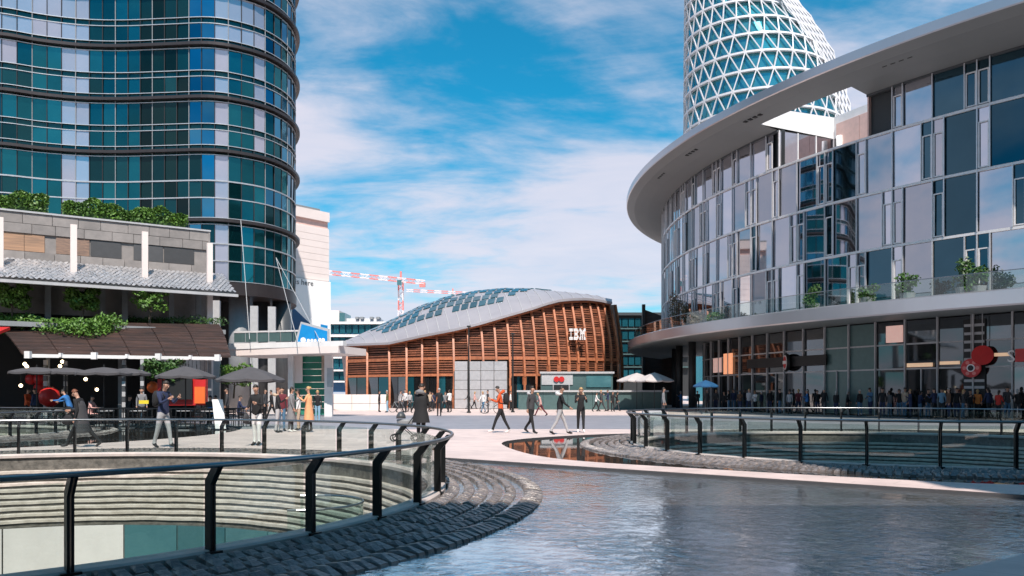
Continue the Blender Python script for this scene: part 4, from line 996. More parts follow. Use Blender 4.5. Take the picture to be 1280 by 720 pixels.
# diagrid tower
dg = empty('lattice_tower', (44, 152, 0), 'round white diagrid lattice tower rising behind the glass building', 'tower')
DG = 150.0; XL = (860-640)/F*(DG+14.5)
SW = [(0, 16.4), (46, 16.3), (54, 16.0), (62, 15.2), (69, 14.0), (75, 12.2), (80, 10.2), (88, 7)]
def sw(z): return lerp_tab(SW, z)
def dgp(j, n, z, o=0): s = sw(z)+o; a = 2*PI*j/n; return (XL+sw(z)+s*math.cos(a)+.0, DG+16.5+(16.4*s/16.4)*math.sin(a), z)
lv = [i*3.72 for i in range(5, 24)]; ND = 30
mb = MB(); mb.grid([[dgp(j, 72, z, -.6) for j in range(72)] for z in [0]+lv], closed=True); mb.build('inner_glass', M['glass_diagrid'], dg)
for i, z in enumerate(lv):
    mb = MB(); n = 66; mb.grid([[dgp(j, n, z+dz, o) for j in range(n)] for o, dz in ((-.5, -.2), (.2, -.2), (.2, .2), (-.5, .2), (-.5, -.2))], closed=True); mb.build('ring_beam', M['diagrid'], dg)
cnt = 0; rest = MB()
dl_ = []
for i in range(len(lv)-1):
    for j in range(ND):
        y = dgp(j+.5, ND, lv[i])[1]
        dl_.append((0 if y < DG+18 and lv[i] > 30 else 1, -lv[i], i, j))
dl_.sort()
for (vv, _, i, j) in dl_:
    z0, z1 = lv[i], lv[i+1]; sft = .5*(i % 2)
    a = dgp(j+sft, ND, z0, .1); b1 = dgp(j+sft+.5, ND, z1, .1); b2 = dgp(j+sft-.5, ND, z1, .1)
    for b in (b1, b2):
        tgt = MB() if cnt < 290 else rest
        tgt.beam(a, b, .21, .21)
        if cnt < 290: tgt.build('brace', M['diagrid'], dg)
        cnt += 1
rest.build('brace', M['diagrid'], dg, kind='stuff')
# the lean lattice sail on its right-hand top
mb = MB()
for k in range(9):
    z0 = 52+k*3.5; z1 = z0+3.5
    for j in range(6):
        def sp(z, t): s = sw(min(z, 83)); return (XL+2*s-1.2-t*5.5+max(0, (z-54))*.0+1.2, DG+9-t*3, z)
        mb.beam(sp(z0, j/6), sp(z1, (j+1)/6), .25, .25); mb.beam(sp(z0, (j+1)/6), sp(z1, j/6), .25, .25)
mb.build('outer_lattice', M['diagrid'], dg, kind='stuff')
# lamp posts
for px, ty, D, lab in ((586, 409, 62, 'thin dark lamp post in front of the pale doors of the pavilion'), (641, 418, 64, 'thin dark lamp post just right of the pale doors of the pavilion')):
    x, y = XY(px, D); o = empty('lamp_post', (x, y, 0), lab, 'lamp post', 'lamp posts before the pavilion'); h = zat(ty, D)
    mb = MB(); mb.tube([(x, y, 0), (x, y, h)], [.09, .05], 8); mb.build('pole', M['dark'], o); mb = MB(); mb.rbox((x, y, h), .3, .18, .12); mb.build('lamp_head', M['dark'], o); mb = MB(); mb.rbox((x, y, 0), .3, .3, .12); mb.build('base', M['dark'], o)
# ---------------------------------------------------------------- vegetation
def leaves(mb, c, rx, ry, rz, n, s, shell=.55, seed=0, squash=True):
    rn = random.Random(seed)
    for _ in range(n):
        while True:
            p = Vector((rn.uniform(-1, 1), rn.uniform(-1, 1), rn.uniform(-1, 1)))
            if shell < p.length <= 1: break
        q = Vector((c[0]+p.x*rx, c[1]+p.y*ry, c[2]+p.z*rz)); a = Vector((rn.uniform(-1, 1), rn.uniform(-1, 1), rn.uniform(-1, 1))).normalized()*s*rn.uniform(.6, 1.3); b = a.cross(Vector((rn.uniform(-1, 1), rn.uniform(-1, 1), rn.uniform(-1, 1)))).normalized()*s*.5
        mb.add([q-a, q+b, q+a, q-b], [(0, 1, 2, 3)])
for (p0, p1, lab, sd_) in ((-12, 60, 'clipped green hedge on the left end of the stone terrace roof', 3), (77, 232, 'longer clipped green hedge along the stone terrace roof', 5)):
    s0, s1 = s_of(p0, -.8), s_of(p1, -.8); x, y = tp((s0+s1)/2, -.8); o = empty('hedge', (x, y, 11.7), lab, 'hedge', 'rooftop hedges')
    mb = MB(); rn = random.Random(sd_); n = int((s1-s0)*430)
    for _ in range(n):
        s = rn.uniform(s0, s1); t = rn.uniform(-1.5, -.1); hmax = .95+.18*math.sin(s*1.9)+.1*math.sin(s*5.1); z = 11.7+hmax*(rn.random()**.45)
        if rn.random() < .75: t = -.1-.25*rn.random()**2
        q = Vector((*tp(s, t), z)); a = Vector((rn.uniform(-1, 1), rn.uniform(-1, 1), rn.uniform(-1, 1))).normalized()*.10; b = a.cross(Vector((rn.uniform(-1, 1), rn.uniform(-1, 1), rn.uniform(-1, 1)))).normalized()*.06
        mb.add([q-a, q+b, q+a, q-b], [(0, 1, 2, 3)])
    mb.build('foliage', M['leaf_bright'], o)
    mb = MB(); mb.wall(tp(s0+.1, -.35), tp(s1-.1, -.35), 11.7, 12.35, .9); mb.build('branches', M['leaf'], o)
def tree(px, base_y, top_y, D, w_, lab, seed, mm='leaf', grp='small trees on the cafe terrace', bare=0):
    x, y = XY(px, D); z0, z1 = zat(base_y, D), zat(top_y, D); h = z1-z0; rn = random.Random(seed)
    o = empty('young_tree', (x, y, z0), lab, 'tree', grp)
    mb = MB(); top = Vector((x+rn.uniform(-.1, .1), y, z0+h*.8)); mb.tube([(x, y, z0), ((x+top.x)/2+.05, y, z0+h*.4), top], [.07, .05, .02], 7)
    cl_ = []
    for k in range(9):
        z = z0+h*(.35+.055*k); a = k*2.4; e = Vector((x+math.cos(a)*w_*.38, y+math.sin(a)*w_*.38, z+h*.12)); mb.tube([(x, y, z), e], [.03, .01], 5, cap=False); cl_.append(e)
    mb.build('trunk', M['bark'], o)
    mb = MB()
    for k, e in enumerate(cl_+[top]): leaves(mb, e, w_*.28, w_*.28, h*.13, int(150*(1-bare)), .11, .2, seed*31+k)
    mb.build('crown', M[mm], o)
tree(15, 404, 354, 43.2, 1.5, 'small green tree at the far left of the cafe terrace', 1, 'leaf_bright')
tree(102, 404, 360, 44.4, 1.5, 'small green tree in the middle of the cafe terrace', 2, 'leaf_bright')
tree(187, 406, 362, 45.6, 1.6, 'sparse young tree with thin leaves on the right of the cafe terrace', 3, 'leaf_bright', bare=.5)
tree(203, 494, 448, 41, 1.7, 'dark leafy tree in front of the white shutters under the wooden awning', 4, 'leaf', None)
tree(292, 498, 455, 57, 2.0, 'bright green tree between the pale piers beside the black umbrella', 6, 'leaf_bright', None)
mb = MB(); rn = random.Random(9)
for k in range(38):
    t = k/37; px = -5+145*t; leaves(mb, at(px, 405+3*math.sin(k*1.7)+(6 if 40 < px < 130 else 0), (43.6 if not 40 < px < 130 else 42.4)+.6*math.sin(k)), .8, .9, .5, 230, .10, .1, 90+k)
o = mb.build('ground_cover', M['leaf_bright'], kind='stuff')
mb = MB()
for k in range(26):
    t = k/25; px = 125+150*t; leaves(mb, at(px, 401+2*math.sin(k*2.1), 47.3), .6, .4, .22+.12*math.sin(k*1.3), 60, .08, .1, 190+k)
o = mb.build('ground_cover', M['leaf'], kind='stuff')
mb = MB()
for px, r, h in ((846, .9, 3.2), (858, .8, 2.0), (876, 1.2, 1.2), (893, 1.0, .9), (1016, .8, 1.6), (1085, .7, 1.2), (1134, .9, 1.6), (1205, 1.0, 2.0), (1222, .8, 1.5)):
    aq, Dq = on_r(px, 52.6); x, y = pol(CB, 52.6, aq); 
    o = empty('terrace_shrub', (x, y, 6.9), {846: 'tall brownish shrub at the far left end of the glass building balcony', 858: 'brownish shrub second from the left end of the balcony', 876: 'low spreading shrub on the balcony near its left end', 893: 'lowest shrub of the left group on the balcony', 1016: 'green shrub alone on the balcony above the round shop sign', 1085: 'small green shrub on the balcony above the teal shop panels', 1134: 'rounded dark shrub on the balcony above the shop doors', 1205: 'tallest shrub on the right part of the balcony', 1222: 'shrub beside the tallest one on the right part of the balcony'}[px], 'shrub', 'shrubs on the glass building balcony')
    mb = MB(); mb.tube([(x, y, 6.9), (x, y, 6.9+h*.6)], .05, 6); mb.build('stem', M['bark'], o)
    mb = MB()
    for k in range(6): leaves(mb, (x+rn.uniform(-.4, .4)*r, y+rn.uniform(-.4, .4)*r, 6.9+h*(.25+.12*k)), r*.5, r*.5, h*.22, 90, .11, .2, int(px)*7+k)
    mb.build('foliage', M['leaf_brown' if px < 880 else 'leaf'], o)
    mb = MB(); mb.lathe((x, y, 6.9), [(.35, 0), (.45, .45), (.4, .45)], 12); mb.build('pot', M['grey'], o)
# ---------------------------------------------------------------- people
PAL = {'black': (.012, .012, .014), 'dark grey': (.05, .05, .055), 'grey': (.2, .2, .21), 'light grey': (.42, .41, .42), 'white': (.75, .73, .72), 'navy': (.02, .03, .08), 'blue': (.03, .16, .42), 'light blue': (.25, .42, .55),
       'orange': (.72, .22, .05), 'red orange': (.62, .09, .02), 'red': (.5, .03, .02), 'beige': (.48, .36, .26), 'brown': (.12, .06, .035), 'pink': (.68, .38, .34), 'tan orange': (.75, .36, .18), 'jeans': (.07, .16, .26), 'olive': (.10, .10, .04), 'maroon': (.14, .02, .03)}
for k_, c_ in PAL.items(): mat('cloth_'+k_.replace(' ', '_'), c_, .85, scale=6, bump=.25, bscale=9)
mat('skin', (.48, .27, .19), .55, scale=5); mat('hair_dark', (.02, .014, .01), .6); mat('hair_blond', (.45, .28, .12), .6); mat('hair_red', (.16, .05, .02), .6); mat('hair_grey', (.4, .39, .38), .6)
def cm(n): return M['cloth_'+n.replace(' ', '_')]
POSES = {  # left/right thigh angle, knee bend, left/right arm swing, elbow bend, spine lean, head pitch
 'stand': dict(l=(3, 3), r=(-3, 2), la=(4, 12), ra=(-3, 14), lean=1, hp=3, ab=9),
 'stand2': dict(l=(8, 12), r=(-4, 0), la=(20, 85), ra=(10, 60), lean=2, hp=14, ab=10),
 'phone': dict(l=(26, 8), r=(-20, 8), la=(22, 95), ra=(18, 90), lean=4, hp=24, ab=8),
 'walk': dict(l=(24, 6), r=(-19, 14), la=(-20, 18), ra=(22, 30), lean=4, hp=4, ab=7),
 'walk2': dict(l=(-14, 26), r=(15, 4), la=(14, 25), ra=(-12, 15), lean=3, hp=6, ab=8),
 'stride': dict(l=(34, 10), r=(-28, 16), la=(-14, 30), ra=(16, 70), lean=12, hp=24, ab=8),
 'talk': dict(l=(4, 4), r=(-5, 3), la=(28, 100), ra=(4, 18), lean=1, hp=4, ab=12),
 'bend': dict(l=(14, 16), r=(-6, 6), la=(50, 40), ra=(46, 36), lean=26, hp=18, ab=10),
 'sit': dict(l=(84, 82), r=(80, 86), la=(30, 60), ra=(26, 62), lean=6, hp=8, ab=10),
 'wide': dict(l=(15, 5), r=(-13, 6), la=(26, 100), ra=(22, 96), lean=3, hp=18, ab=12),
}
BODY = {}
def body_mesh(pose):
    if pose in BODY: return BODY[pose]
    P = POSES[pose]; V = []; E = []; rad = []; bones = []
    def v(p, r): V.append(Vector(p)); rad.append(r); return len(V)-1
    def e(a, b, t): E.append((a, b)); bones.append((a, b, t))
    def sw_(a): a = R(a); return Vector((math.sin(a), 0, -math.cos(a)))
    ln = R(P['lean']); up = Vector((math.sin(ln), 0, math.cos(ln)))
    pel = Vector((0, 0, .94)); pv_ = v(pel, .118); sp_ = v(pel+up*.22, .112); ch = v(pel+up*.40, .132); nb = v(pel+up*.545, .058)
    hpit = R(P['lean']*.6+P['hp']); hu = Vector((math.sin(hpit), 0, math.cos(hpit)))
    base = V[nb]; n2 = v(base+hu*.06, .05); h1 = v(base+hu*.115+Vector((.012, 0, 0)), .074); h2 = v(base+hu*.18+Vector((.01, 0, 0)), .086); h3 = v(base+hu*.235, .06)
    e(pv_, sp_, 'top'); e(sp_, ch, 'top'); e(ch, nb, 'top'); e(nb, n2, 'skin'); e(n2, h1, 'skin'); e(h1, h2, 'skin'); e(h2, h3, 'skin')
    hands = []; toes = []
    for sgn, kl, ka in ((1, 'l', 'la'), (-1, 'r', 'ra')):
        th, kn = P[kl]; hip = v(pel+Vector((0, .088*sgn, -.06)), .095); knee = v(V[hip]+sw_(th)*.42+Vector((0, .005*sgn, 0)), .062); ank = v(V[knee]+sw_(th-kn)*.40, .043)
        md = v(V[hip]+sw_(th)*.2, .083); cf = v(V[knee]+sw_(th-kn)*.15, .058)
        fa = R(max(-35, min(25, -(th-kn)*.5)) if pose != 'sit' else 0); fd = Vector((math.cos(fa), 0, math.sin(fa)*-1 if th < 0 else math.sin(abs(fa)*.5)))
        heel = v(V[ank]+Vector((-.03, 0, -.045)), .038); toe = v(V[ank]+fd*.10+Vector((0, .012*sgn, -.045)), .04); toe2 = v(V[ank]+fd*.175+Vector((0, .015*sgn, -.052)), .03)
        e(pv_, hip, 'bot'); e(hip, md, 'bot'); e(md, knee, 'bot'); e(knee, cf, 'bot'); e(cf, ank, 'bot'); e(ank, heel, 'shoe'); e(ank, toe, 'shoe'); e(toe, toe2, 'shoe')
        sa, el = P[ka]; ab = math.sin(R(P['ab']))*sgn
        shd = v(pel+up*.49+Vector((0, .165*sgn, -.0)), .064); elb = v(V[shd]+(sw_(sa)+Vector((0, ab, 0))).normalized()*.285, .045)
        fd2 = (sw_(sa+el)+Vector((0, ab*.2-(.25*sgn if el > 55 else 0), 0))).normalized(); wr = v(V[elb]+fd2*.245, .030); hd = v(V[wr]+fd2*.07, .034)
        e(ch, shd, 'top'); e(shd, elb, 'top'); e(elb, wr, 'top'); e(wr, hd, 'skin'); hands.append((V[hd].copy(), fd2, sgn)); toes.append(min(V[toe].z, V[heel].z)-.04)
    dz = -min(toes)
    me = bpy.data.meshes.new('b'); me.from_pydata([tuple(p) for p in V], E, []); ob = bpy.data.objects.new('b', me); C.objects.link(ob)
    md_ = ob.modifiers.new('s', 'SKIN'); 
    if not me.skin_vertices: 
        bm = bmesh.new(); bm.from_mesh(me); bm.verts.layers.skin.verify(); bm.to_mesh(me); bm.free()
    for i, r in enumerate(rad): me.skin_vertices[0].data[i].radius = (r, r); me.skin_vertices[0].data[i].use_root = (i == 0)
    md_.use_smooth_shade = True; sb = ob.modifiers.new('u', 'SUBSURF'); sb.levels = 1; sb.render_levels = 1
    bpy.context.view_layer.update(); m2 = bpy.data.meshes.new_from_object(ob.evaluated_get(bpy.context.evaluated_depsgraph_get())); bpy.data.objects.remove(ob); m2.name = 'person_body'
    # fingers, nose, ears joined to the mesh
    ex = MB()
    for (h, d, sgn) in hands:
        side = d.cross(Vector((0, 1, 0))).normalized() if abs(d.y) < .9 else Vector((1, 0, 0)); lat = Vector((0, 1, 0)).cross(d).normalized()
        for k_ in range(4):
            o_ = lat*(k_-1.5)*.017; ln_ = (.062, .072, .068, .052)[k_]; c1 = h+o_+d*(.012+ln_*.5); c2 = c1+(d*.6-Vector((0, sgn, 0))*.5)*ln_*.6
            ex.tube([h+o_-d*.01, c1, c2], [.0105, .0095, .007], 5)
        tb_ = h-d*.03+lat*.028; ex.tube([tb_, tb_+lat*.028+d*.02, tb_+lat*.034+d*.05], [.0115, .010, .007], 5)
    hc = V[h2]; fw = Vector((hu.z, 0, -hu.x))
    ex.tube([hc+fw*.078-hu*.0, hc+fw*.103-hu*.028], [.008, .014], 5); ex.tube([hc+fw*.078-hu*.058+Vector((0, .02, 0)), hc+fw*.078-hu*.058-Vector((0, .02, 0))], .006, 5)
    for s_ in (-1, 1):
        ex.tube([hc+Vector((0, .078*s_, 0))-hu*.02, hc+Vector((0, .09*s_, 0))+hu*.02], [.014, .018], 6)
        ex.tube([hc+fw*.076+Vector((0, .03*s_, 0))+hu*.005, hc+fw*.082+Vector((0, .03*s_, 0))+hu*.005], .009, 6)
    bm = bmesh.new(); bm.from_mesh(m2)
    for f in bm.faces: f.smooth = True
    nv = len(bm.faces); vs = [bm.verts.new(p) for p in ex.v]
    for f in ex.f: 
        try: bm.faces.new([vs[i] for i in f])
        except ValueError: pass
    for p in bm.verts: p.co.z += dz; 
    T = {'skin': 0, 'top': 1, 'bot': 2, 'shoe': 3}; bm.faces.ensure_lookup_table()
    for n_, f in enumerate(bm.faces):
        if n_ >= nv: f.material_index = 0; continue
        c = f.calc_center_median()-Vector((0, 0, dz)); best = 9; t_ = 'top'
        for a, b, t in bones:
            A, B = V[a], V[b]; d = B-A; l = max(0, min(1, (c-A).dot(d)/d.length_squared)); q = (c-(A+d*l)).length-(rad[a]*(1-l)+rad[b]*l)
            if q < best: best = q; t_ = t
        if t_ == 'bot' and c.z > .90: t_ = 'top'
        f.material_index = T[t_]
    m2.materials.clear()
    for _ in range(4): m2.materials.append(M['skin'])
    bm.to_mesh(m2); bm.free()
    up0 = Vector((0, 0, dz)); BODY[pose] = (m2, hc+up0, hu, fw, dz, pel+up0, up, hands)
    return BODY[pose]
def frame_of(a, ux):  # rotate local mesh builder output
    return a
def person(px, D, pose, head, top, bot, label, H=1.72, hair='hair_dark', style='short', coat=None, bag=None, shoe='black', group=None, z=0.0, hood=None):
    me, hc, hu, fw, dz, pel, up, hands = body_mesh(pose); x, y = XY(px, D); s = H/1.74
    o = empty('person', (x, y, z), label, 'person', group); o.rotation_euler = (0, 0, R(head)); o.scale = (s, s, s)
    b = bpy.data.objects.new('body', me); C.objects.link(b); b.parent = o
    for i, m_ in enumerate((M['skin'], cm(top), cm(bot), cm(shoe))): b.material_slots[i].link = 'OBJECT'; b.material_slots[i].material = m_
    def loc_build(mb, nm, m_, sm=True):
        me_ = bpy.data.meshes.new(nm); me_.from_pydata([tuple(v) for v in mb.v], [], mb.f); me_.materials.append(m_)
        if sm: me_.polygons.foreach_set('use_smooth', [True]*len(me_.polygons))
        q = bpy.data.objects.new(nm, me_); C.objects.link(q); q.parent = o; return q
    # hair: a cap over skull back, longer for long styles
    mb = MB(); rows_ = []; n = 12
    Y = Vector((0, 1, 0)); low = {'short': 95, 'long': 150, 'bun': 105, 'cap': 80}[style]
    for i in range(7):
        t = R(4+(low-4)*i/6); row = []
        for j in range(n):
            a = 2*PI*j/n; back = -math.cos(a)
            tt = t*(.62 if back < -.4 else 1.0) ; rr = .093 if back > -.3 else .087
            row.append(hc+hu*(.02+rr*1.12*math.cos(tt))+(-fw*back*1.0)*0+fw*(math.cos(a)*rr*math.sin(tt)-.012)+Y*(math.sin(a)*rr*.9*math.sin(tt)) - (hu*.14*max(0, back)*(i/6)**2 if style == 'long' else Vector((0, 0, 0))))
        rows_.append(row)
    mb.grid(rows_, closed=True); mb.add(rows_[0], [tuple(range(n))]); loc_build(mb, 'hair', M[hair])
    if style == 'bun': mb = MB(); c = hc-fw*.10+hu*.05; mb.lathe(c, [(.01, -.045), (.04, -.02), (.042, .01), (.01, .045)], 8); loc_build(mb, 'hair_bun', M[hair])
    if hood: 
        mb = MB(); c = pel+up*.52-fw*.05; mb.tube([c+Y*.11+fw*.05, c+Y*.08-fw*.06+up*.03, c-fw*.10+up*.04, c-Y*.08-fw*.06+up*.03, c-Y*.11+fw*.05], [.04, .06, .07, .06, .04], 8); loc_build(mb, 'hood', cm(hood))
    if coat:
        col, zb, fl = coat; mb = MB(); n = 16; prof = []
        zsh = 1.40
        for zz0, rx, ry in ((1.43, .07, .11), (1.39, .115, .185), (1.28, .135, .20), (1.12, .13, .185), (.98, .14, .19), (.84, .155*fl, .20*fl), ((.84+zb)/2, .175*fl, .215*fl), (zb, .20*fl, .235*fl)):
            k_ = max(0, zz0-.94)*math.tan(R(POSES[pose]['lean'])); z_ = .94+(zz0-.94)*math.cos(R(POSES[pose]['lean'])) if zz0 > .94 else zz0
            rf = 1+.0
            prof.append([Vector((k_+math.cos(2*PI*j/n)*rx*(1+.05*math.sin(3*j+zz0*5)), math.sin(2*PI*j/n)*ry*(1+.04*math.sin(5*j)), z_+dz)) for j in range(n)])
        mb.grid(prof, closed=True); loc_build(mb, 'coat', cm(col))
    if bag:
        kind, col = bag; bo = empty('backpack' if kind == 'back' else 'handbag', (x, y, z), f"{col} {'backpack worn' if kind == 'back' else 'bag carried'} by the {label}"[:90].rsplit(' ', 1)[0] if False else BAGL.get(px, 'bag'), 'bag')
        bo.rotation_euler = o.rotation_euler; bo.scale = o.scale
        mb = MB()
        if kind == 'back': c = pel+up*.33-fw*0-Vector((.215, 0, 0)); mb.lathe((c.x, c.y, c.z-.2), [(.05, 0), (.13, .03), (.15, .15), (.14, .32), (.09, .42), (.02, .44)], 12, sx=.75)
        else: h = hands[1 if kind == 'handr' else 0][0]+Vector((0, 0, dz)); mb.lathe((h.x, h.y, h.z-.42), [(.04, 0), (.13, .04), (.12, .22), (.06, .30)], 12, sx=1.1, sy=.45)
        mq = bpy.data.meshes.new('bag_body'); mq.from_pydata([tuple(v) for v in mb.v], [], mb.f); mq.materials.append(cm(col)); mq.polygons.foreach_set('use_smooth', [True]*len(mq.polygons)); q = bpy.data.objects.new('bag_body', mq); C.objects.link(q); q.parent = bo
        mb = MB()
        if kind == 'back':
            for s_ in (-1, 1): mb.tube([pel+up*.5+Vector((-.14, .09*s_, 0)), pel+up*.53+Vector((-.02, .1*s_, .02)), pel+up*.42+Vector((.13, .1*s_, 0)), pel+up*.2+Vector((.02, .14*s_, 0)), pel+up*.15+Vector((-.14, .1*s_, 0))], .018, 5)
        else: mb.tube([h+Vector((-.06, 0, -.13)), h+Vector((0, 0, .01)), h+Vector((.06, 0, -.13))], .009, 5)
        mq = bpy.data.meshes.new('strap'); mq.from_pydata([tuple(v) for v in mb.v], [], mb.f); mq.materials.append(cm(col)); q = bpy.data.objects.new('strap', mq); C.objects.link(q); q.parent = bo
    return o
BAGL = {103: 'large black shoulder bag carried by the woman in the long dark coat', 204: 'black backpack worn by the man looking at his phone near the railing', 626: 'dark backpack on the walker in the red orange jacket', 321: 'small dark bag held by the man in white trousers', 666: 'grey backpack on the second walker of the central group', 876: 'pale bag beside the person at the shop front', 397: 'dark handbag held by the small woman beside the orange coat'}
W_ = 180; E_ = 0
DF = lambda fy: EYE*F/(fy-HZ)
# near left
person(103, DF(559), 'stride', W_, 'black', 'black', 'woman in a long dark coat striding left with a big black bag', 1.70, 'hair_red', 'short', ('dark grey', .50, 1.0), ('handr', 'black'), 'dark grey')
person(204, DF(559.5), 'wide', -20, 'navy', 'light grey', 'man in a navy jacket and light grey trousers with a black backpack by the railing', 1.82, 'hair_dark', 'short', None, ('back', 'black'))
person(321, DF(557), 'stand2', -100, 'black', 'white', 'person in black top and white trousers standing behind the near railing', 1.70, 'hair_dark', 'short', None, ('handr', 'dark grey'), 'black')
person(347, DF(541), 'talk', 20, 'black', 'light grey', 'red haired woman in a dark jacket at the left of the chatting group', 1.66, 'hair_red', 'short', hood='beige')
person(352, DF(539), 'stand', -60, 'maroon', 'jeans', 'person in dark red top and blue jeans partly hidden in the chatting group', 1.70, 'hair_dark', 'short')
person(364, DF(540), 'talk', 10, 'grey', 'dark grey', 'long haired woman in a grey coat in the middle of the chatting group', 1.70, 'hair_dark', 'long', ('grey', .45, 1.0), None, 'white')
person(373, DF(538), 'stand', 200, 'white', 'beige', 'person in pale clothes between the grey and the orange coat', 1.62, 'hair_dark', 'long')
person(386, DF(540), 'talk', 185, 'tan orange', 'black', 'woman in a long orange coat at the right of the chatting group', 1.72, 'hair_blond', 'bun', ('tan orange', .40, 1.05), None, 'black')
person(397, DF(528), 'stand', -90, 'black', 'light blue', 'small woman with blond hair and blue jeans behind the orange coat', 1.62, 'hair_blond', 'long', None, ('handr', 'black'))
# central group
person(626, DF(541), 'phone', W_, 'red orange', 'black', 'walker in a red orange jacket looking down at a phone', 1.79, 'hair_dark', 'short', None, ('back', 'black'), 'white', hood='red orange')
person(664, DF(542), 'walk2', -35, 'dark grey', 'black', 'walker in dark clothes second from the left of the central group', 1.74, 'hair_dark', 'short', hood='light grey')
person(700, DF(543), 'walk', 0, 'black', 'light grey', 'walker in a black vest over white sleeves and grey trousers', 1.77, 'hair_dark', 'short', None, None, 'black', hood='white')
person(726, DF(540.5), 'wide', -90, 'black', 'black', 'blond walker in a black jacket over a pale shirt, rightmost of the central group', 1.70, 'hair_blond', 'short', None, None, 'white', hood='beige')
person(676, DF(520), 'stride', 180, 'pink', 'maroon', 'small distant walker in pale pink top behind the central group', 1.62, 'hair_blond', 'short')
person(526, 23.6, 'stand2', 75, 'black', 'black', 'big dark coated person standing at the far railing of the near opening', 1.74, 'hair_dark', 'short', ('black', .62, 1.15), hood='grey')
person(474, DF(515), 'stand', 20, 'black', 'black', 'person all in black standing left of the one in blue jeans by the white wall', 1.68)
person(484, DF(515.5), 'stand', 190, 'olive', 'light blue', 'person in olive jacket and light blue jeans by the low white wall', 1.70, 'hair_grey', 'cap')
person(549, DF(520), 'stand', 100, 'black', 'black', 'tall dark figure standing alone right of the far crowd', 1.80, 'hair_grey')
person(586, DF(511.5), 'walk', 200, 'black', 'grey', 'dark walker beside the left lamp post', 1.68)
person(593, DF(511.5), 'walk2', 0, 'pink', 'black', 'walker in a pink top with an orange bag right of the left lamp post', 1.66, 'hair_blond', 'long', None, None)
person(638, DF(513), 'stand', 0, 'white', 'black', 'person in a white shirt standing just behind the red orange jacket', 1.66)
rn = random.Random(21); tcols = ['white', 'light grey', 'black', 'orange', 'red orange', 'beige', 'navy', 'grey', 'white', 'dark grey']
places = [(507, 'with white top, leftmost of the far crowd at the timber doors'), (512, 'in dark clothes near the leftmost doors of the pavilion'), (519, 'facing the pavilion beside the bicycles'), (524, 'in the thick of the far crowd'), (531, 'right beside the dark bent head in the far crowd'), (537, 'with hands up in the far crowd'), (541, 'in bright jacket in the far crowd'), (556, 'in front of the pale doors, left side'), (562, 'standing at the left edge of the pale doors'), (610, 'near the parked bicycle'), (604, 'left of the parked bicycle'), (500, 'alone at the right end of the white wall'),
          (752, 'between the walking group and the parasols'), (760, 'beside the teal wall near the parasols'), (766, 'in dark clothes before the kiosk end'), (771, 'rightmost in front of the teal wall'), (745, 'leftmost in front of the kiosk right part')]
for k_, (px, lab) in enumerate(places):
    c_ = tcols[k_ % 10] if px < 700 else ('black', 'white', 'dark grey', 'navy', 'black')[k_ % 5]
    person(px, rn.uniform(62, 70), rn.choice(('stand', 'walk', 'walk2', 'talk')), rn.uniform(0, 360), c_, rn.choice(('black', 'dark grey', 'jeans', 'black')), f'small person in {c_} {lab}', rn.uniform(1.6, 1.8), rn.choice(('hair_dark', 'hair_dark', 'hair_blond')), rn.choice(('short', 'long')), group='people before the pavilion')
# people in front of the shops on the right
shop = [(829, 46, 'grey', 'leaning beside the pale stone box'), (851, 50, 'blue', 'seated-looking figure left of the small blue parasol'), (866, 56, 'black', 'in the shade below the small blue parasol'), (884, 55, 'dark grey', 'just right of the small blue parasol'), (905, 54, 'black', 'in front of the reflected timber pavilion'), (917, 53, 'navy', 'right of the reflected pavilion'), (936, 45, 'light grey', 'with broad light back seen from behind'), (944, 45.4, 'white', 'close beside the one with the broad light back'), (962, 52, 'black', 'below the left part of the sign band'),
        (1009, 47, 'blue', 'with red cap below the right end of the sign band'), (1022, 48, 'black', 'left of the teal shop panels'), (1030, 48.4, 'black', 'at the left edge of the teal panels'), (1045, 47, 'black', 'left of the pair before the teal panels'), (1059, 46.6, 'black', 'right of the pair before the teal panels'), (1103, 44.5, 'black', 'by the shop doors'), (1112, 44.6, 'grey', 'just inside the crowd by the shop doors'), (1124, 44.8, 'black', 'right of the shop doors'), (1138, 44, 'navy', 'with yellow hair right of the doors'), (1150, 43.6, 'navy', 'left in the tight group near the doors'), (1160, 43.2, 'black', 'middle of the tight group near the doors'),
        (1168, 43.4, 'navy', 'right in the tight group near the doors'), (1177, 42.2, 'light blue', 'in a light blue top'), (1196, 43, 'black', 'between the light blue top and the banner'), (1204, 43, 'dark grey', 'left of the black striped banner'), (1222, 41.6, 'orange', 'in an orange brown jacket below the red signs'), (1248, 42, 'red', 'near the right edge with a red scarf'), (1259, 41, 'dark grey', 'bald, near the right edge'), (1272, 41.5, 'black', 'last one at the right edge')]
shop += [(872, 0, 'black', 'first of those just right of the small blue parasol pole'), (895, 0, 'dark grey', 'under the pale pink lit poster'), (911, 0, 'black', 'directly below the orange lit poster'), (925, 0, 'brown', 'between the orange poster and the round sign'), (952, 0, 'navy', 'left of the round red and white sign'), (975, 0, 'black', 'below the round red and white sign'), (987, 0, 'light grey', 'just right of the round red and white sign'), (998, 0, 'maroon', 'midway between round sign and teal panels'), (1075, 0, 'black', 'right of the teal shop panels, nearer one'), (1088, 0, 'jeans', 'midway between the teal panels and the shop doors'), (1131, 0, 'beige', 'below the left end of the warm strip'), (1186, 0, 'brown', 'below the second warm light strip'), (1213, 0, 'black', 'in front of the black striped banner'), (1236, 0, 'navy', 'beside the beige pillar')]
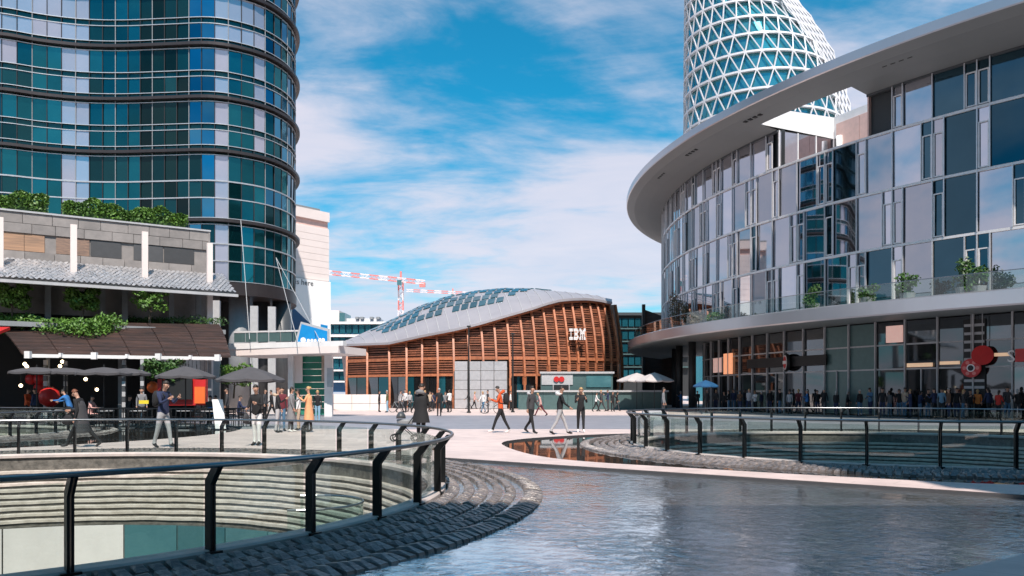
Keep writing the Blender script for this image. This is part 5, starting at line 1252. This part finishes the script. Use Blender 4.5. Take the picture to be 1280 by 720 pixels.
for k_, (px, D, c_, lab) in enumerate(shop):
    if px > 850: D = on_r(px, 49.0+.9*math.sin(k_*2.3))[1]
    person(px, D, rn.choice(('stand', 'stand2', 'walk2', 'talk', 'stand')), rn.uniform(0, 360), c_, rn.choice(('black', 'black', 'dark grey', 'jeans', 'navy')), f'person {"in" if not lab.startswith("in") else "standing"} {c_+" top, " if not lab.startswith("in") else ""}{lab}', rn.uniform(1.62, 1.84), rn.choice(('hair_dark', 'hair_dark', 'hair_dark', 'hair_blond', 'hair_grey')), rn.choice(('short', 'short', 'long')), group='people before the shops')
# cafe guests
for k_, (px, D, ps, c_, hd, lab) in enumerate([(34, 39, 'stand2', 'red orange', 0, 'cafe guest in a red orange top at the far left'), (44, 38.6, 'stand', 'navy', 180, 'cafe guest in navy beside the red orange top'), (88, 36, 'bend', 'blue', 180, 'waiter in a bright blue top bending over a table'), (113, 37, 'sit', 'pink', 0, 'seated cafe guest in pink'), (262, 37, 'sit', 'dark grey', 90, 'seated cafe guest in dark clothes by the red box'), (272, 37, 'sit', 'blue', 200, 'seated cafe guest in blue right of the red box'), (284, 38, 'stand', 'dark grey', 200, 'standing cafe guest under the large right parasol'),
                                                  (298, 39, 'sit', 'navy', 20, 'seated cafe guest in navy under the right parasol'), (160, 38, 'sit', 'black', 60, 'seated cafe guest in black in the dark middle of the cafe'), (177, 37, 'stand', 'grey', 300, 'cafe guest in grey beside the yellow cushion'), (331, 44, 'stand', 'dark grey', 0, 'dark figure right of the large parasol pole'), (340, 46, 'walk', 'black', 180, 'dark walker near the tower columns')]):
    person(px, D, ps, hd, c_, 'black', lab, 1.7, group='cafe guests')
# ---------------------------------------------------------------- cafe furniture
def parasol(px, D, eave_py, top_py, r, lab, mm='fabric_dark', grp='cafe parasols', n=8):
    x, y = XY(px, D); ze = zat(eave_py, D); zt_ = zat(top_py, D); o = empty('parasol', (x, y, 0), lab, 'parasol', grp)
    mb = MB(); mb.tube([(x, y, 0), (x, y, zt_+.12)], .03, 8); mb.build('pole', M['dark'], o)
    mb = MB(); mb.rbox((x, y, 0), .55, .55, .08); mb.build('base', M['grey'], o)
    for k in range(n):
        a0, a1 = 2*PI*k/n+.2, 2*PI*(k+1)/n+.2; mb = MB(); rws_ = []
        for q in range(5):
            t = q/4; z = zt_-(zt_-ze)*t**1.0; row = []
            for w_ in range(5):
                a = a0+(a1-a0)*w_/4; sag = math.sin(w_/4*PI)*.10*r*t; rr = r*t*(1-.06*math.sin(w_/4*PI)*t); row.append((x+rr*math.cos(a), y+rr*math.sin(a), z-sag*.35+.04*math.sin(PI*t)))
            rws_.append(row)
        rws_.append([(p[0], p[1], p[2]-.10) for p in rws_[-1]])
        mb.grid(rws_); mb.build('canopy_panel', M[mm], o, smooth=False)
        mb = MB(); mb.beam((x, y, ze+.02), (x+r*math.cos(a0)*.98, y+r*math.sin(a0)*.98, ze-.01), .025, .025); mb.build('rib', M['dark'], o)
parasol(46, 38, 464.5, 459, 1.25, 'flat black parasol at the far left of the cafe'); parasol(82, 38.5, 465, 459.5, 1.2, 'flat black parasol second from the left'); parasol(130, 37, 466, 459, 1.25, 'black parasol left of the cafe middle')
parasol(158, 38, 466.5, 460, 1.1, 'black parasol just right of the cafe middle'); parasol(232, 36, 470, 457.5, 1.3, 'black parasol in front of the white shutters'); parasol(313, 34.5, 474, 458, 1.45, 'largest black parasol, right end of the cafe')
parasol(796, 72, 475.5, 466, 1.9, 'white parasol left of its twin beside the kiosk', 'fabric_white', 'white parasols'); parasol(818, 70, 475.5, 465.5, 1.8, 'white parasol nearer to the glass building', 'fabric_white', 'white parasols')
parasol(882, 58, 482, 475, .95, 'small blue parasol in the shade of the glass building recess', 'blue_dark', None)
def chair_parts(o, x, y, m_):
    mb = MB(); mb.rbox((x, y, .43), .42, .42, .035); mb.build('seat', m_, o)
    mb = MB()
    for z in (.55, .66, .77): mb.beam((x-.2, y+.2, z), (x+.2, y+.2, z), .02, .06)
    mb.build('backrest', m_, o)
    for sx in (-1, 1):
        for sy in (-1, 1): mb = MB(); mb.tube([(x+sx*.19, y+sy*.19, 0), (x+sx*.19, y+sy*.19, .44 if sy < 0 else .84)], .014, 5); mb.build('leg', m_, o)
ch = empty('cafe_chair', (0, 0, 0), 'x', 'chair', 'dark cafe chairs'); chair_parts(ch, 0, 0, M['rail_dark'])
tb_ = empty('cafe_table', (0, 0, 0), 'x', 'table', 'small cafe tables'); mb = MB(); mb.lathe((0, 0, .71), [(.36, 0), (.36, .03)], 16); mb.build('table_top', M['lgrey'], tb_); mb = MB(); mb.tube([(0, 0, 0), (0, 0, .71)], .03, 6); mb.build('leg', M['dark'], tb_); mb = MB(); mb.lathe((0, 0, 0), [(.22, 0), (.2, .03)], 12); mb.build('base', M['dark'], tb_)
cl_lab = ['dark slatted cafe chair left of the long coated woman', 'dark cafe chair next to the bent waiter', 'dark cafe chair with its back to the plaza near the middle', 'dark cafe chair under the middle parasols', 'dark cafe chair left of the yellow cushion', 'dark cafe chair beside the yellow cushion', 'dark cafe chair below the black screen', 'dark cafe chair in front of the orange box', 'dark cafe chair leaning white menu side', 'dark cafe chair beneath the largest parasol', 'dark cafe chair right of the largest parasol pole', 'dark cafe chair by the seated guest in navy']
for k_, (px, D, rz) in enumerate([(60, 37, .3), (76, 38, 2), (124, 35.5, .1), (140, 36.5, 3), (165, 35.5, 1.2), (184, 36, .2), (215, 36, 2.5), (247, 35.8, .6), (278, 35, .2), (305, 35.5, 1.5), (325, 36, .4), (292, 36.2, 3)]):
    o = ch if k_ == 0 else copy_tree(ch); o.location = (*XY(px, D), 0); o.rotation_euler = (0, 0, rz); o['label'] = cl_lab[k_]
for k_, (px, D, lab) in enumerate([(68, 37.5, 'small round cafe table at the left under flat parasols'), (132, 36, 'small round cafe table behind the long coated woman'), (173, 36, 'small round cafe table with a yellow cushion near it'), (231, 36, 'small round cafe table below the black screen'), (262, 35.4, 'small round cafe table in front of the orange box'), (314, 36.2, 'small round cafe table under the largest parasol')]):
    o = tb_ if k_ == 0 else copy_tree(tb_); o.location = (*XY(px, D), 0); o['label'] = lab
mb = MB()
for i in range(16): p = XY(100+i*13.5, 34.6); mb.rbox((*p, 0), .04, .04, .82)
mb.beam((*XY(100, 34.6), .82), (*XY(305, 34.6), .82), .05, .06)
cf = empty('cafe_barrier', (*XY(200, 34.6), 0), 'low dark railing along the front of the cafe terrace', 'railing'); 
for i in range(34): mb = MB(); p = XY(106+i*6, 34.9); mb.rbox((*p, .05), .035, .035, .78); mb.build('baluster', M['rail_dark'], cf)
mb = MB(); mb.beam((*XY(104, 34.9), .85), (*XY(306, 34.9), .85), .05, .05); mb.build('top_rail', M['rail_dark'], cf)
mb = MB(); mb.beam((*XY(104, 34.9), .06), (*XY(306, 34.9), .06), .04, .04); mb.build('bottom_rail', M['rail_dark'], cf)
sc_ = empty('menu_stand', (*XY(225, 41), 0), 'black screen beside a red and orange box in front of the white shutters', 'display')
mb = MB(); a, b = XY(197, 41), XY(257, 41); mb.wall(a, b, .9, 2.35, .3); mb.build('case', M['red'], sc_)
mb = MB(); a, b = XY(205, 40.8), XY(240, 40.8); mb.wall(a, b, 1.2, 2.3, .1); mb.build('screen', M['dark'], sc_)
mb = MB(); a, b = XY(243, 40.7), XY(256, 40.7); mb.wall(a, b, 1.0, 1.85, .1); mb.build('orange_panel', M['orange'], sc_)
for px in (203, 252): mb = MB(); p = XY(px, 41.1); mb.rbox((*p, 0), .08, .08, .9); mb.build('leg', M['dark'], sc_)
for k_, (px, py, D, r, lab) in enumerate([(191, 484, 42, .3, 'orange red lantern left of the black screen'), (226, 474.5, 42, .28, 'orange lantern under the parasol, left one'), (236, 474, 42, .3, 'orange lantern under the parasol, middle one'), (246, 474, 42, .28, 'orange lantern under the parasol, right one'), (39, 474, 44, .3, 'red paper lantern high at the left of the cafe'), (49, 474, 44, .3, 'red paper lantern next to the highest left one'), (49, 485, 44, .28, 'red paper lantern hanging lower at the left'), (62, 496, 40, .5, 'large red round lantern standing low at the left of the cafe')]):
    c_ = at(px, py, D); o = empty('lantern', c_, lab, 'lantern', 'red and orange lanterns in the cafe'); mb = MB(); mb.lathe(c_, [(r*.3, -r), (r*.85, -r*.6), (r, 0), (r*.85, r*.6), (r*.3, r)], 12); mb.build('shade', M['orange' if px > 180 else 'red'], o, smooth=True); mb = MB(); mb.tube([c_+Vector((0, 0, r)), c_+Vector((0, 0, r+.5))], .012, 5); mb.build('cord', M['dark'], o)
for k_, (px, py, D) in enumerate([(31, 455, 40), (33.5, 458, 40.5), (78, 452, 42), (107, 474, 42), (121, 487, 43), (75, 457.5, 41), (26, 482, 41)]):
    c_ = at(px, py, D); lab = ['left lit ball lamp of the cafe near the awning corner', 'lower lit ball lamp near the awning corner', 'lit ball lamp under the awning at the second bracket', 'lit ball lamp above the middle of the cafe', 'dim lit ball lamp low in the middle of the cafe', 'lit ball lamp under the left parasols', 'round pale lamp at the far left of the cafe'][k_]
    o = empty('ball_lamp', c_, lab, 'lamp', 'ball lamps in the cafe'); mb = MB(); mb.lathe(c_, [(.02, -.09), (.075, -.05), (.09, 0), (.075, .05), (.02, .09)], 10); mb.build('bulb', M['lamp_on'], o, smooth=True); mb = MB(); mb.tube([c_+Vector((0, 0, .09)), c_+Vector((0, 0, .7))], .01, 4); mb.build('cord', M['dark'], o)
for px, D, lab in ((57, 41, 'pale patterned post at the left of the cafe'), (82, 42, 'pale patterned post left of the cafe middle'), (155, 41, 'pale patterned post in the dark middle of the cafe'), (178, 40.5, 'pale patterned post left of the leafy tree')):
    x, y = XY(px, D); o = empty('patterned_post', (x, y, 0), lab, 'post', 'patterned posts in the cafe')
    for i in range(12): mb = MB(); mb.rbox((x, y, i*.27), .16, .16, .25, .2*(i % 2)); mb.build('block', M['lgrey' if i % 2 else 'charcoal'], o)
mb = MB(); c_ = at(180, 502, 35.8); mb.rbox((c_.x, c_.y, c_.z-.1), .4, .1, .16, .2)
mat('yellow', (.8, .62, .03), .6); o = mb.build('cushion', M['yellow']); tag(o, 'yellow cushion on the cafe chair back near the phone user', 'cushion')
mb = MB(); p = XY(272, 34.2); mb.hexa([(p[0]-.1, p[1], 0), (p[0]+.35, p[1], 0), (p[0]+.35, p[1]+.05, 0), (p[0]-.1, p[1]+.05, 0), (p[0]-.35, p[1]+.3, 1.25), (p[0]+.1, p[1]+.3, 1.25), (p[0]+.1, p[1]+.35, 1.25), (p[0]-.35, p[1]+.35, 1.25)]); o = mb.build('menu_board', M['white']); tag(o, 'white menu board leaning in front of the cafe chairs', 'sign')
# bicycles
def bicycle(px, D, rz, lab):
    x, y = XY(px, D); o = empty('bicycle', (x, y, 0), lab, 'bicycle', 'bicycles before the pavilion')
    d = Vector((math.cos(rz), math.sin(rz), 0)); Z = Vector((0, 0, 1)); b0 = Vector((x, y, 0))
    for s_ in (-.52, .52):
        c_ = b0+d*s_+Z*.34; mb = MB(); mb.tube([c_+d*.33*math.cos(2*PI*k/20)+Z*.33*math.sin(2*PI*k/20) for k in range(20)], .022, 5, closed=True)
        wh = mb.build('wheel', M['dark'], o); mb = MB()
        for k in range(6): mb.beam(c_, c_+d*.32*math.cos(PI*k/3)+Z*.32*math.sin(PI*k/3), .008, .008)
        mb.build('spokes', M['lgrey'], wh)
    P = {'bb': b0+Z*.30-d*.05, 'seat': b0-d*.18+Z*.85, 'head': b0+d*.36+Z*.82, 'rear': b0-d*.52+Z*.34, 'front': b0+d*.52+Z*.34}
    mb = MB()
    for a, b in (('bb', 'seat'), ('bb', 'head'), ('seat', 'head'), ('bb', 'rear'), ('seat', 'rear'), ('head', 'front')): mb.tube([P[a], P[b]], .02, 6)
    mb.build('frame', M['grey'], o); mb = MB(); mb.rbox(P['seat']+Z*.06, .26, .14, .06, rz); mb.build('saddle', M['dark'], o)
    sd_ = Vector((-d.y, d.x, 0)); mb = MB(); mb.tube([P['head']+Z*.18+sd_*.26-d*.08, P['head']+Z*.2+sd_*.1, P['head']+Z*.2-sd_*.1, P['head']+Z*.18-sd_*.26-d*.08], .015, 6); mb.tube([P['head'], P['head']+Z*.2], .017, 6); mb.build('handlebar', M['dark'], o)
bicycle(614, 60, .2, 'parked bicycle left of the red orange jacket'); bicycle(498, 64, 2.9, 'parked bicycle right of the person in blue jeans'); bicycle(515, 66, .3, 'parked bicycle in front of the timber doors')
# pushchair near the leaning person
x, y = XY(506, 25.2); o = empty('pushchair', (x, y, 0), 'grey pushchair with white lining left of the big dark coated person', 'pushchair')
mb = MB(); mb.lathe((x, y, .45), [(.12, 0), (.2, .06), (.22, .2), (.2, .24)], 12, sx=1.2, sy=.8); mb.build('seat_shell', M['grey'], o, smooth=True)
mb = MB(); mb.lathe((x-.12, y, .72), [(.22, 0), (.20, .10), (.13, .18), (.03, .22)], 12, sx=.7, sy=.9); mb.build('hood', M['charcoal'], o, smooth=True)
for sx in (-1, 1):
    for sy in (-1, 1): mb = MB(); c_ = Vector((x+sx*.32, y+sy*.22, .12)); mb.tube([c_+Vector((.1*math.cos(2*PI*k/14), 0, .1*math.sin(2*PI*k/14))) for k in range(14)], .022, 5, closed=True); mb.build('wheel', M['dark'], o)
mb = MB()
for sy in (-.22, .22): mb.tube([(x-.32, y+sy, .12), (x+.1, y+sy, .5), (x+.45, y+sy, 1.0)], .014, 5); mb.tube([(x+.32, y+sy, .12), (x-.1, y+sy, .5)], .014, 5)
mb.tube([(x+.45, y-.22, 1.0), (x+.45, y+.22, 1.0)], .016, 5); mb.build('frame', M['rail_dark'], o)
